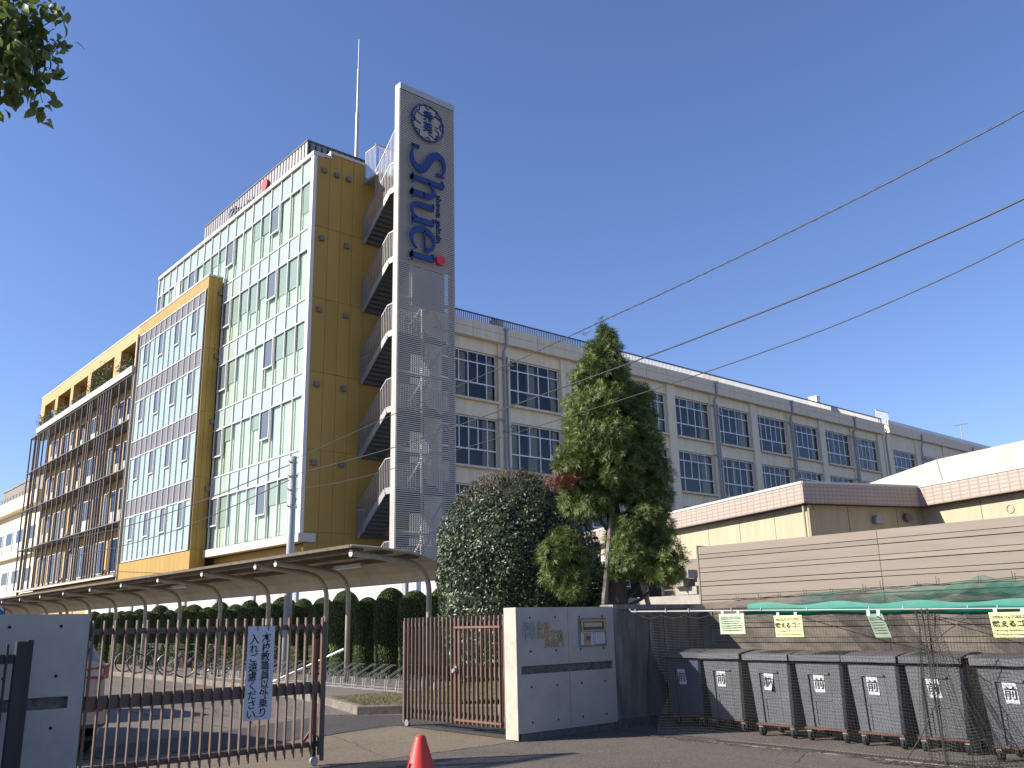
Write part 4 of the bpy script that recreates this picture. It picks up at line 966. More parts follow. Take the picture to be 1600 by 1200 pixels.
# terrace frame above the wing
op = [(-84.65, -81.34), (-80.51, -76.78), (-76.0, -72.19), (-71.3, -65.85), (-64.4, -61.3)]
b = MB(); e = [-85.95]+[v for o_ in op for v in o_]+[BX0]
for a, c in zip(e[::2], e[1::2]): b.box(a, c, BY, BY+.55, 18.62, 21.05)
b.box(-85.95, BX0, BY, BY+.55, 21.052, 21.94); b.build('terrace_frame', 'yellow_r', t)
b = MB(); b.box(-85.95, BX0, BY+.56, 23.5, 21.06, 21.9); b.box(-85.95, BX0, 23.0, 23.3, 18.6, 21.05); b.box(-85.95, BX0, BY+.1, 23.0, 18.56, 18.64)
for a, c in zip(op, op[1:]): b.box((a[1]+c[0])/2-.1, (a[1]+c[0])/2+.1, BY+.56, 23, 18.64, 21.05)
b.build('terrace_recess', 'yellow_r', t)
b = MB()
for x in np.arange(-76.0, -72.2, .25): b.tube([(x, 18.95, 19.14), (x, 18.95, 19.75)], .015, 4)
b.tube([(-76, 18.95, 19.75), (-72.2, 18.95, 19.75)], .02, 5); b.build('handrail', 'slat', t)
b = MB(); b.box(-89, -38.2, WY+.6, WY+.7, 0, 4.8); b.box(-88, -61, SY+.6, WY+.2, 4.2, 5.0); b.build('lower_wall', 'yellow_r', t)
# roof screen and sign
scr = MB()
x = -55.2
while x < -40.9: scr.box(x, x+.26, 20.9, 20.98, 25.7, 27.92); x += .37
y = 21.1
while y < 24.6: scr.box(-40.92, -40.84, y, y+.26, 25.7, 27.9); y += .37
rsn = scr.build('roof_screen', 'screen', t)
b = MB(); b.box(-55.2, -40.95, 21.0, 21.04, 25.7, 27.86); b.box(-41.0, -40.96, 21.0, 24.6, 25.7, 27.84); b.build('screen_back', 'screen_d', rsn)
b = MB(); b.box(-55.2, -40.82, 20.86, 21.04, 27.92, 28.0); b.box(-41.02, -40.80, 21.04, 24.6, 27.9, 27.98); b.build('screen_cap', 'screen_d', rsn)
# serif logo letters, drawn as strokes of varying width (unit: x-height 1)
def ribbon(b, pts, ws, o, ax, ay, an, dep, sc):
    pts = [Vector((p[0], p[1])) for p in pts]
    if len(pts) > 2:   # smooth
        q = []; qw = []
        for i in range(len(pts)-1):
            p0 = pts[max(0, i-1)]; p1 = pts[i]; p2 = pts[i+1]; p3 = pts[min(len(pts)-1, i+2)]
            for k in range(6):
                s_ = k/6; q.append(.5*((2*p1)+(-p0+p2)*s_+(2*p0-5*p1+4*p2-p3)*s_*s_+(-p0+3*p1-3*p2+p3)*s_**3)); qw.append(ws[i]+(ws[i+1]-ws[i])*s_)
        q.append(pts[-1]); qw.append(ws[-1]); pts, ws = q, qw
    n = len(pts); L = []; Rr = []
    for i in range(n):
        d = (pts[min(i+1, n-1)]-pts[max(i-1, 0)]).normalized(); nn = Vector((-d.y, d.x))*ws[i]/2; L.append(pts[i]+nn); Rr.append(pts[i]-nn)
    for i in range(n-1): b.prism([(p.x*sc, p.y*sc) for p in (Rr[i], Rr[i+1], L[i+1], L[i])], o, ax, ay, an, dep)
GL = dict(
 S=[([(.93, 1.30), (.80, 1.42), (.55, 1.46), (.25, 1.36), (.16, 1.12), (.32, .88), (.62, .70), (.90, .50), (.92, .24), (.72, .03), (.42, -.02), (.18, .06), (.08, .22)], [.05, .08, .13, .22, .27, .29, .30, .29, .26, .20, .13, .08, .05]),
    ([(.93, 1.12), (.95, 1.46)], [.13, .04]), ([(.06, .32), (.04, -.03)], [.14, .04])],
 h=[([(.20, .0), (.20, 1.42)], [.21, .21]), ([(.02, .03), (.42, .03)], [.06, .06]), ([(-.02, 1.36), (.22, 1.44)], [.07, .06]), ([(.24, .72), (.40, .92), (.62, .98), (.78, .82), (.80, .5)], [.06, .10, .17, .21, .21]), ([(.80, .55), (.80, 0)], [.21, .21]), ([(.62, .03), (1.02, .03)], [.06, .06])],
 u=[([(.20, .97), (.20, .4)], [.21, .21]), ([(.20, .42), (.22, .16), (.40, .02), (.60, .06), (.76, .24)], [.21, .20, .15, .09, .06]), ([(.80, .97), (.80, 0)], [.21, .21]), ([(.01, .95), (.22, .95)], [.06, .06]), ([(.61, .95), (.82, .95)], [.06, .06]), ([(.78, .04), (1.0, .04)], [.07, .06])],
 e=[([(.12, .56), (.88, .60)], [.07, .07]), ([(.87, .60), (.80, .86), (.54, 1.0), (.26, .90), (.10, .55), (.18, .20), (.44, .0), (.72, .06), (.90, .24)], [.20, .14, .09, .17, .24, .24, .18, .10, .05])],
 i=[([(.20, 0), (.20, .97)], [.21, .21]), ([(.01, .03), (.41, .03)], [.06, .06]), ([(-.01, .93), (.22, .97)], [.07, .06])])
def word(par, o, ax, ay, sc, dep, m_, adv=(1.12, 1.08, 1.08, 1.02, .4), under='polem', nm='lettering'):
    an = Vector(ax).cross(Vector(ay)); x = 0
    for ch, a_ in zip('Shuei', adv):
        b = MB(); w2 = MB()
        for pts_, ws in GL[ch]: 
            pp_ = [(p[0]+x/1.0, p[1]) for p in pts_]; ribbon(b, pp_, ws, Vector(o)+an*(dep*.55), ax, ay, an, dep*.45, sc); ribbon(w2, pp_, ws, Vector(o), ax, ay, an, dep*.54, sc)
        q = b.build(nm, m_, par)
        if under: w2.build('letter_side', under, q)
        x += a_
word(t, (-51.0, 20.85, 26.25), (1, 0, 0), (0, 0, 1), .80, .12, 'navy_d', under=None)
b = MB(); b.disc((-45.85, 20.82, 27.2), (1, 0, 0), (0, 0, 1), (0, -1, 0), .38, .1, 24); b.build('red_disc', 'red', t)
# lightning rod
b = MB(); b.tube([(-41.65, 24.5, 25), (-41.65, 24.5, 31.5)], .11, 8); b.tube([(-41.65, 24.5, 31.5), (-41.65, 24.5, 34.5)], .075, 8); b.tube([(-41.65, 24.5, 34.5), (-41.65, 24.5, 36.6)], .04, 8)
tag(b.build('lightning_rod', 'steel'), 'tall thin pale lightning rod on the roof of the glass building', 'lightning rod')
# ================================================================== stair tower with the louvred sign screen
t = thing('stair_tower', (-36.5, 24.6, 0), 'outside stair tower with a tall louvred sign screen lettered in blue', 'stair tower')
TX0, TX1, TY0, TY1, TZ = -35.06, -34.62, 22.88, 26.45, 29.25
b = MB(); b.box(TX0, TX1-.04, TY0, TY0+.06, 0, TZ); b.build('front_fin', 'fin', t)
b = MB(); b.box(TX0, TX1-.02, TY1-.06, TY1, 0, TZ); b.box(TX0, TX1-.02, TY0+.06, TY1-.06, TZ-.06, TZ); b.build('back_fin', 'fin', t)
b = MB(); z = .3
while z < TZ-.35:
    b.box(TX1-.035, TX1, TY0+.03, TY1-.0, z, z+.052); z += .1
b.build('louvre', 'louv', t)
b = MB(); b.box(TX1-.04, TX1+.004, TY0+.02, TY1+.002, TZ-.33, TZ+.02); b.build('top_edge', 'steel', t)
b = MB()
for y in (TY0+.10, TY1-.12, 24.6): b.box(TX0+.06, TX0+.14, y-.05, y+.05, 0, TZ-.1)
for z in np.arange(1.9, TZ-1, 3.88): b.box(TX0+.15, TX0+.22, TY0+.07, TY1-.07, z-.08, z+.08)
b.build('frame', 'steel', t)
b = MB(); b.box(TX0+.02, TX0+.05, TY0+.07, TY1-.07, 19.3, TZ-.07); b.build('back_panel', 'towerback', t)
b = MB(); 
for z0 in (16.0, 12.1, 8.2, 4.3):
    b.obox((TX0+.25, TY0+.9, z0), (TX0+.25, TY1-.7, z0+3.0), .06, .08, up=(1, 0, 0))
b.obox((TX0+.25, TY1-.7, 16.2), (TX0+.25, TY0+.9, 19.2), .06, .08, up=(1, 0, 0)); b.build('brace', 'steel', t)
def mesh_panel(z0, y0, y1, h_):
    b = MB()
    for y in np.arange(y0, y1, .13): b.box(TX1-.075, TX1-.045, y-.02, y+.02, z0, z0+h_)
    b.build('balusters', 'steel', t)
for z0 in (17.0, 12.9, 9.0, 5.1): mesh_panel(z0, TY0+.9, TY1-1.0, 1.5)
b = MB(); b.box(TX0+.3, TX0+.31, TY0+.8, TY1-.6, 17.0, 19.1); b.build('pale_sheet', 'steel', t)
# stairs: front flight rising toward the tower, landing, back flight returning
LV = [1.95, 5.87, 9.80, 13.65, 17.55, 21.42]
for fi, L in enumerate(LV):
    rise = 1.95; x0, x1 = -37.85, -35.55; n = 11
    b = MB()
    for (ya, yb, up_) in ((22.98, 24.35, True), (24.75, 26.2, False)):
        za = L if up_ else L+rise
        for k in range(n):
            xx0 = x0+(x1-x0)*k/n if up_ else x1-(x1-x0)*(k+1)/n; b.box(xx0, xx0+(x1-x0)/n+.03, ya, yb, za+rise*(k+.35)/n, za+rise*(k+.35)/n+.05)
            b.box(xx0+(.0 if up_ else (x1-x0)/n), xx0+(.02 if up_ else (x1-x0)/n+.02), ya, yb, za+rise*(k-.5)/n, za+rise*(k+.35)/n)
    b.build('flight', 'stair', t)
    b = MB(); b.box(x1, TX0-.01, 22.95, 26.2, L+rise-.12, L+rise); b.build('landing', 'stair', t); b = MB(); b.box(-38.0, x0, 22.95, 26.2, L-.14, L); b.build('landing', 'stair', t)
    b = MB()
    b.obox((-37.98, 22.93, L-.12), (x1, 22.93, L+rise-.12), .05, .30); b.obox((x1, 22.93, L+rise-.12), (TX0-.01, 22.93, L+rise-.12), .05, .30); b.build('stringer', 'rail', t)
    b = MB(); hh = 1.42
    for x in np.arange(-37.92, TX0, .145):
        zz = L+rise*(min(x, x1)-(-37.98))/(x1+37.98); b.box(x-.012, x+.012, 22.91, 22.935, zz, zz+hh)
    b.obox((-37.98, 22.922, L+hh), (x1, 22.922, L+rise+hh), .05, .05); b.obox((x1, 22.922, L+rise+hh), (TX0-.01, 22.922, L+rise+hh), .05, .05)
    b.build('railing', 'rail', t)
    b = MB()
    for x in np.arange(-37.9, TX0-.02, .145):
        zz = L+rise+rise*(1-(min(max(x, x0), x1)-x0)/(x1-x0)); b.box(x-.01, x+.01, 26.18, 26.2, zz, zz+1.2)
    for y in np.arange(23.0, 26.3, .15): b.box(TX0-.05, TX0-.03, y-.01, y+.01, L+rise, L+rise+1.2)
    b.build('inner_railing', 'rail', t)
    b = MB()
    for y in (22.86,):
        for x in np.arange(-37.95, -37.2, .1): b.box(x-.015, x+.015, y, y+.02, L+.1, L+1.15)
        b.box(-38.0, -37.15, y, y+.03, L+1.15, L+1.2)
    b.build('gate_panel', 'rail', t)
# roof landing and its railing
b = MB(); b.box(-38.05, -36.6, 22.9, 24.2, 24.78, 24.9); b.build('landing', 'fin', t)
b = MB()
for y in np.arange(22.95, 26.3, .13): b.box(-37.0, -36.98, y, y+.02, 24.9, 26.7)
for x in np.arange(-38.0, TX0, .13): b.box(x, x+.02, 22.93, 22.95, 24.9 if x < -37 else 23.4+.6*(x+37), 26.6 if x < -37 else 25.0+.85*(x+37))
for x in np.arange(-38.0, TX0, .15): b.box(x, x+.02, 26.2, 26.22, 24.0, 26.5)
b.obox((-38, 22.94, 26.6), (-37, 22.94, 26.6), .04, .04); b.obox((-37, 22.94, 26.7), (-37, 26.3, 26.7), .04, .04); b.obox((-37, 22.94, 25.0), (TX0, 22.94, 26.7), .04, .04); b.obox((-38, 26.21, 26.5), (TX0, 26.21, 26.5), .04, .04)
b.build('top_railing', 'rail', t)
# lettering reading down the screen: right = down, up = +Y
O_ = (TX1+.03, 23.55, 25.85); AX, AY = (0, 0, -1), (0, 1, 0)
word(t, O_, AX, AY, 1.42, .20, 'navy', adv=(1.16, 1.03, 1.03, .98, .4))
text('small_lettering', 'showa gakuin', .44, 'navy_d', (TX1+.05, 25.22, 23.45), AX, AY, t, .03, .006, sx=1.16)
b = MB(); b.disc((TX1+.03, 25.38, 19.72), (0, 1, 0), (0, 0, 1), (1, 0, 0), .27, .20, 28); b.build('red_disc', 'red', t)
# round crest: wavy outline, four rounded lobes and two characters
EC = Vector((TX1+.06, 24.6, 27.40))
def crest(pts, r, b, close=True):
    q = [EC+Vector((.06, p[0], p[1])) for p in pts]
    if close: q.append(q[0])
    b.tube(q, r, 5)
b = MB(); K = 120
crest([(.98*(1+.055*abs(math.sin(8*a)))*math.cos(a), 1.02*(1+.055*abs(math.sin(8*a)))*math.sin(a)) for a in np.linspace(0, 2*math.pi, K, endpoint=False)], .045, b)
for k in range(5):
    a0 = 2*math.pi*k/5+.4; c = (.60*math.cos(a0), .62*math.sin(a0))
    if abs(c[0]) < .35: continue
    crest([(c[0]+.30*(1+.12*math.sin(4*a))*math.cos(a), c[1]+.30*(1+.12*math.sin(4*a))*math.sin(a)) for a in np.linspace(a0-2.2, a0+2.2, 24)], .035, b, False)
for k in range(8):
    a0 = 2*math.pi*k/8; crest([(.95*math.cos(a0+d_), .98*math.sin(a0+d_)) if abs(d_) > .1 else (.80*math.cos(a0), .82*math.sin(a0)) for d_ in (-.2, 0, .2)], .035, b, False)
cr_ = b.build('crest', 'navy', t)
b = MB(); b.disc(EC-Vector((.04, 0, 0)), (0, 1, 0), (0, 0, 1), (1, 0, 0), .99, .08, 40); b.build('crest_disc', 'towerback', cr_)
for ch, z in (('秀', .28), ('英', -.38)): text('lettering', ch, .62, 'navy', EC+Vector((.08, 0, z-.1)), (0, 1, 0), (0, 0, 1), cr_, .03, .008, 'CENTER')
# ================================================================== far-left buildings
t = thing('school_annex', (-105, 21, 0), 'distant cream school block at the far left edge of the picture', 'building')
b = MB(); b.box(-130, -89.6, 21, 30, 0, 13.2); b.build('wall', 'cream', t)
b = MB(); b.box(-130, -89.4, 20.2, 30, 13.21, 14.4); b.build('cornice', 'cream', t)
b = MB(); b.tube([(-130, 20.3, 14.9), (-89.5, 20.3, 14.9)], .06, 5)
for x in np.arange(-130, -89.5, 1.2): b.tube([(x, 20.3, 14.4), (x, 20.3, 14.9)], .04, 4)
b.build('roof_railing', 'railing', t)
for z in (1.6, 5.4, 9.3):
    x = -128
    while x < -91:
        fb = MB(); fb.box(x, x+2.6, 20.9, 20.98, z, z+2.2); f = fb.build('window', 'wframe', t)
        g = MB()
        for q in range(3): g.box(x+.08+q*.84, x+.84+q*.84-.04, 20.88, 20.899, z+.9, z+2.1)
        g.build('pane', 'carglass', f); x += 4.2
    b = MB(); b.box(-130, -89.7, 20.5, 20.99, z-.6, z-.3); b.build('sill', 'cream', t)
t = thing('grey_block', (-118, 32, 0), 'plain grey brown block rising behind the far-left school block', 'building')
b = MB(); b.box(-140, -110, 27.5, 38, 0, 20.6); b.build('wall', 'grey_b', t)
b = MB(); b.box(-140.1, -109.9, 27.4, 38.1, 20.6, 20.8); b.box(-128, -127, 30, 31, 20.8, 21.3); b.build('parapet', 'grey_b', t)
# ================================================================== white panel wall behind the hedge
t = thing('panel_wall', (-35, 17.6, 0), 'long white panelled wall seen between the hedge tops and the bicycle shelter', 'wall')
for k in range(22):
    b = MB(); x = -62+k*2.1; b.box(x+.01, x+2.09, 17.6, 17.66, 0, 3.25); b.build('panel', 'white', t)
for k in range(12):
    b = MB(); x = -61+k*3.9; b.box(x-.1, x+.1, 17.5, 17.6, 0, 3.3); b.build('post', 'polem', t)
# ================================================================== bicycle shelter
t = thing('bicycle_shelter', (-35, 13, .13), 'long open bicycle shelter with a curved corrugated roof on bent pale posts', 'shelter')
prof = [(10.66, 3.37), (11.5, 3.34), (12.2, 3.28), (12.7, 3.19), (13.05, 3.06), (13.3, 2.88), (13.43, 2.64)]
RX0, RX1 = -64.0, -17.95
nx_ = int((RX1-RX0)/.05); vs = []
for i in range(nx_+1):
    x = RX0+(RX1-RX0)*i/nx_; d_ = .012 if i % 2 else -.012
    for (y, z) in prof: vs.append((x, y, z+d_))
np_ = len(prof)
b = MB(); b.raw(vs, [(i*np_+j, (i+1)*np_+j, (i+1)*np_+j+1, i*np_+j+1) for i in range(nx_) for j in range(np_-1)]); b.build('roof', 'shroof', t)
b = MB(); vs = []
for i in range(nx_+1):
    x = RX0+(RX1-RX0)*i/nx_; d_ = .010 if i % 2 else -.010; vs += [(x, 13.45+d_, 2.62), (x, 13.45+d_, 2.86)]
b.raw(vs, [(2*i, 2*i+2, 2*i+3, 2*i+1) for i in range(nx_)]); b.build('rear_fascia', 'shroof', t)
for y, z in ((10.95, 3.28), (11.75, 3.24), (12.5, 3.15)):
    b = MB(); b.box(RX0, RX1+.02, y-.05, y+.05, z-.04, z+.045); b.build('purlin', 'shbeam', t)
b = MB(); b.box(RX0, RX1, 10.64, 10.67, 3.30, 3.365); b.build('edge_trim', 'shbeam', t)
b = MB(); b.tube([(RX1+.01, y, z-.03) for y, z in prof], .03, 6); b.build('end_trim', 'shroof', t)
px_ = [-18.14, -21.92, -23.12, -26.75, -30.4, -34.05, -37.7, -41.35, -45.0, -48.65, -52.3, -55.95, -59.6, -63.2]
for x in px_:
    b = MB(); pth = [(x, 13.0, .12), (x, 13.0, 2.35)]
    for k in range(1, 8):
        a = math.pi/2*.93*k/7; pth.append((x, 13.0-.62*(1-math.cos(a)), 2.35+.66*math.sin(a)))
    pth += [(x, 11.6, 3.12), (x, 10.80, 3.19)]
    b.tube(pth, .07, 10); po = b.build('post', 'shpost', t, True)
    b = MB(); b.disc((x, 10.785, 3.19), (1, 0, 0), (0, 0, 1), (0, 1, 0), .082, .02, 14); b.build('end_cap', 'white', po)
for x in (-20.2, -31.5): b = MB(); b.box(x-.65, x+.65, 11.9, 12.05, 3.02, 3.08); l_ = b.build('strip_lamp', 'shpost', t); b = MB(); b.tube([(x-.6, 11.97, 3.0), (x+.6, 11.97, 3.0)], .016, 6); b.build('tube', 'white', l_)
# ------------------------------------------------------------------ bicycle racks
def make_rack():
    t = thing('bicycle_rack', (0, 0, 0), 'x', 'bicycle rack', 'hooped bicycle racks under the shelter')
    # local: leans away along +y
    b = MB()
    for dx_ in (-.035, .035):
        b.tube([(dx_, 0, .0), (dx_, .02, .24), (dx_, .10, .29), (dx_, .75, .52), (dx_, .83, .50)], .011, 6)
    arc_ = [(.035*math.cos(a), .83+.03*math.sin(a), .50) for a in np.linspace(math.pi, 0, 6)]
    b.tube(arc_, .011, 6); b.build('hoop', 'zinc', t)
    b = MB()
    for dx_ in (-.035, .035): b.tube([(dx_, .04, .15), (dx_, .50, .34), (dx_, .56, .30), (dx_, .52, .0)], .009, 6)
    b.build('wheel_guide', 'zinc', t)
    b = MB(); b.tube([(-.3, .0, .01), (.3, .0, .01)], .012, 6); b.tube([(-.3, .52, .01), (.3, .52, .01)], .012, 6); b.build('floor_bar', 'zinc', t)
    return t
pr = make_rack(); rx = [-15.9-.52*i for i in range(26)]
for i, x in enumerate(rx):
    t = pr if i == 0 else copy_tree(pr)
    t.location = (x, 11.55+.03*math.sin(i*2.2)+min(.35, i*.03), .132); t.rotation_euler.z = math.radians(18+2*math.sin(i*1.7))
    t['label'] = f'{ORD[i]} hooped metal bicycle rack counted leftward from the brown wicket gate' if i else 'hooped metal bicycle rack nearest to the wicket gate, at the row\'s right end'
b = MB(); b.tube([(-22.9, 11.2, .15), (-20.9, 12.3, 1.0)], .018, 8); b.tube([(-21.3, 12.08, .83), (-20.9, 12.3, 1.0)], .032, 8); b.box(-23.0, -22.2, 11.0, 11.3, .135, .17)
tag(b.build('leaning_pole', 'white'), 'white pole leaning on the bicycle racks beyond the hanging notice', 'pole')
# ------------------------------------------------------------------ bicycles
def bicycle(x, y, ang, label, fm, basket=False):
    t = thing('bicycle', (0, 0, 0), label, 'bicycle', 'bicycles parked under the shelter')
    def ring(c, r, tr, n=26): return [(c+r*math.cos(a), 0, .335+r*math.sin(a)) for a in np.linspace(0, 2*math.pi, n)]
    for c in (-.52, .52):
        b = MB(); b.tube(ring(c, .32, 0), .016, 6); w = b.build('wheel', 'rubber', t)
        b = MB(); b.tube(ring(c, .30, 0), .006, 4)
        for k in range(12): a = k*math.pi/6; b.tube([(c, .02*(-1)**k, .335), (c+.30*math.cos(a), 0, .335+.30*math.sin(a))], .0012, 3)
        b.tube([(c, -.05, .335), (c, .05, .335)], .015, 6); b.build('rim', 'zinc', w)
    b = MB()
    for p_ in ([(-.52, 0, .335), (-.05, 0, .29)], [(-.05, 0, .29), (-.17, 0, .78)], [(-.05, 0, .29), (.37, 0, .70)], [(-.15, 0, .70), (.36, 0, .76)], [(-.52, 0, .335), (-.15, 0, .68)], [(.34, 0, .86), (.38, 0, .66), (.45, 0, .48), (.52, 0, .335)]): b.tube(p_, .014, 6)
    b.build('frame', fm, t)
    b = MB(); b.tube([(.34, 0, .86), (.32, 0, .95)], .012, 6); b.tube([(.18, -.27, .98), (.30, -.2, .97), (.34, 0, .96), (.30, .2, .97), (.18, .27, .98)], .012, 6); b.build('handlebar', 'zinc', t)
    b = MB(); b.prism([(-.30, -.07), (-.30, .07), (-.16, .06), (-.02, .02), (-.02, -.02), (-.16, -.06)], (0, 0, .80), (1, 0, 0), (0, 1, 0), (0, 0, 1), .05); b.build('saddle', 'rubber', t)
    b = MB(); b.tube([(-.17, 0, .78), (-.18, 0, .80)], .012, 5); b.disc((-.05, .03, .29), (1, 0, 0), (0, 0, 1), (0, 1, 0), .09, .006, 16); b.tube([(-.05, .06, .29), (.05, .08, .17)], .01, 5); b.tube([(-.05, -.04, .29), (-.15, -.08, .41)], .01, 5); b.build('crank', 'zinc', t)
    b = MB(); b.tube([(-.52, 0, .335+.36)]+[(-.52+.36*math.cos(a), 0, .335+.36*math.sin(a)) for a in np.linspace(1.7, 3.4, 8)], .012, 5); b.build('mudguard', fm, t)
    if basket:
        b = MB()
        for k in range(8): b.tube([(.45, -.14+.04*k, .75), (.43, -.17+.05*k, .98)], .003, 3); b.tube([(.66, -.14+.04*k, .75), (.70, -.17+.05*k, .98)], .003, 3)
        for z in (.76, .86, .98): b.tube([(.44, -.16, z), (.68, -.16, z), (.68, .16, z), (.44, .16, z), (.44, -.16, z)], .005, 4)
        b.build('basket', 'zinc', t)
    t.location = (x, y, .135); t.rotation_euler.z = ang
bicycle(-28.6, 11.75, math.radians(72), 'dark bicycle with its large wheels nearest the kerb, right of the others', 'gate_k')
bicycle(-30.3, 11.85, math.radians(64), 'silver framed bicycle parked between the two darker bicycles', 'zinc')
bicycle(-33.3, 11.9, math.radians(80), 'black bicycle parked farthest left, seen through the left gate', 'gate_k', True)
bicycle(-35.0, 12.0, math.radians(86), 'grey bicycle with a wire basket at the far left of the rack', 'pipe', True)
# ================================================================== foliage
def leaves(P, N, size, aspect, rgn, fold=.25, jitter=.7):
    n = len(P); D = N+rgn.normal(0, jitter, (n, 3)); D /= np.linalg.norm(D, axis=1)[:, None]
    A = rgn.normal(0, 1, (n, 3)); A -= (A*D).sum(1)[:, None]*D; A /= np.linalg.norm(A, axis=1)[:, None]; B = np.cross(D, A)
    s = size*rgn.uniform(.65, 1.25, n)[:, None]; w = s*aspect
    a = P-A*s*.5; c = P+A*s*.5; l = P+B*w*.5+D*w*fold; r = P-B*w*.5+D*w*fold
    V = np.stack([a, l, c, r], 1); i = np.arange(n)*4
    return V, np.concatenate([np.stack([i, i+1, i+2], 1), np.stack([i, i+2, i+3], 1)])
# --- clipped hedge columns (three shapes shared)
def make_topiary(seed, hz, rad):
    rgn = np.random.default_rng(seed); n = 9000
    def R_of(z): 
        u = z/hz; base = np.where(u < .78, 1.0-.10*np.abs(u-.5), np.sqrt(np.maximum(0, 1-((u-.78)/.22)**2))*.97); return base*rad
    z = rgn.uniform(.03, hz*.999, n*2); keep = rgn.uniform(0, 1, n*2) < .35+.65*R_of(z)/rad; z = z[keep][:n]
    k = int(n*.25); zt = hz*(.78+.22*np.sqrt(1-rgn.uniform(0, .98, k)**2)); z = np.concatenate([z, zt]); n = len(z)
    a = rgn.uniform(0, 6.283, n); r = R_of(z)*(1+.035*np.sin(3*a+z*4+seed)+rgn.normal(0, .016, n)); P = np.c_[r*np.cos(a), r*np.sin(a), z]
    N = np.c_[np.cos(a), np.sin(a), np.where(z/hz > .78, ((z/hz-.78)/.22)*2, .1)]; N /= np.linalg.norm(N, axis=1)[:, None]
    V, Fc = leaves(P, N, .055, .45, rgn, .2, .8)
    t = thing('clipped_shrub', (0, 0, 0), 'x', 'shrub', 'row of clipped column shrubs behind the bicycle shelter')
    npmesh('foliage', V, Fc, 'topi', t)
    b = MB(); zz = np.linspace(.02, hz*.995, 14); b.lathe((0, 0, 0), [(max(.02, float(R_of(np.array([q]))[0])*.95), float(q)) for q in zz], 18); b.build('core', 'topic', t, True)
    return t
tp = [make_topiary(s, h_, r) for s, h_, r in ((1, 2.40, .43), (2, 2.36, .41), (3, 2.44, .45))]
hx = [-18.6, -19.85, -21.12, -22.36, -23.55, -24.9, -26.25, -27.6, -28.95]+[-30.3-1.3*i for i in range(17)]
for i, x in enumerate(hx):
    t = tp[i] if i < 3 else copy_tree(tp[i % 3])
    t.location = (x, 14.65+.05*math.sin(i*3.1), .12); t.rotation_euler.z = i*1.3; t.scale = (1+.09*math.sin(i*5), 1+.07*math.cos(i*4), 1+.04*math.sin(i*2.7))
    t['label'] = f'{ORD[i]} clipped column shrub counted leftward from the big round bush' if i else 'clipped column shrub half hidden by the left side of the big round bush'
# --- big round bush
rgn = np.random.default_rng(21); n = 30000
u = rgn.normal(0, 1, (n, 3)); u /= np.linalg.norm(u, axis=1)[:, None]; u[:, 2] = np.where(u[:, 2] < -.1, rgn.uniform(-.95, .3, n), u[:, 2]); hr = np.sqrt(np.maximum(.02, 1-np.clip(u[:, 2], 0, 1)**2.15)); an = np.arctan2(u[:, 1], u[:, 0])
lump = 1+.045*np.sin(3*an+2*u[:, 2])+.03*np.sin(7*an+5*u[:, 2])+.02*np.sin(13*an-9*u[:, 2])
low = np.where(u[:, 2] < 0, 1-.16*u[:, 2]**2, 1)
dep = 1-rgn.exponential(.035, n)
BC = np.array([-15.20, 13.32, 2.60])
P = np.c_[1.82*hr*np.cos(an)*lump*low*dep, 1.82*hr*np.sin(an)*lump*low*dep, np.where(u[:, 2] > 0, u[:, 2]*2.18*lump*dep, u[:, 2]*2.2)]+BC
N = np.c_[hr*np.cos(an), hr*np.sin(an), np.clip(u[:, 2], 0, 1)]; N /= np.linalg.norm(N, axis=1)[:, None]
V, Fc = leaves(P, N+[0, 0, .15], .085, .50, rgn, .22, .55)
t = thing('round_bush', (-15.25, 13.2, .3), 'big dark glossy-leaved bush clipped round, between the shelter and the umbrella pine', 'bush')
npmesh('foliage', V, Fc, 'bush', t)
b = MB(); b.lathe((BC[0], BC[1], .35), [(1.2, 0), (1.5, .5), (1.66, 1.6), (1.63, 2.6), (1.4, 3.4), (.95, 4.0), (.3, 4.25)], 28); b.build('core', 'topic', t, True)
b = MB()
for k in range(5): a = k*1.25; b.tube([(BC[0]+.1*math.cos(a), BC[1]+.1*math.sin(a), .2), (BC[0]+.5*math.cos(a), BC[1]+.5*math.sin(a), 1.2)], .06, 6)
b.build('stem', 'bark', t)
# sprouting shoots on top
n = 1100; a = rgn.uniform(0, 6.283, n); rr_ = np.sqrt(rgn.uniform(0, 1, n)); zt = 2.18*(1-rr_**2.6*.42)**.9; base = np.c_[1.5*rr_*np.cos(a), 1.5*rr_*np.sin(a), zt]+BC
h_ = rgn.uniform(.03, .20, n)[:, None]; dr = np.c_[np.cos(a)*rr_*.5, np.sin(a)*rr_*.5, np.ones(n)]+rgn.normal(0, .18, (n, 3)); dr /= np.linalg.norm(dr, axis=1)[:, None]
sd = np.c_[np.cos(a+1.57), np.sin(a+1.57), np.zeros(n)]*.010
V1 = np.stack([base-sd, base+sd, base+dr*h_], 1); npmesh('shoots', V1, np.arange(n*3).reshape(-1, 3), 'shoot', t)
LP = np.concatenate([base+dr*h_*q for q in (.5, .75, 1.0)]); V, Fc = leaves(LP, np.tile(dr, (3, 1)), .05, .4, rgn, .2, .9); npmesh('shoot_leaves', V, Fc, 'shoot', t)
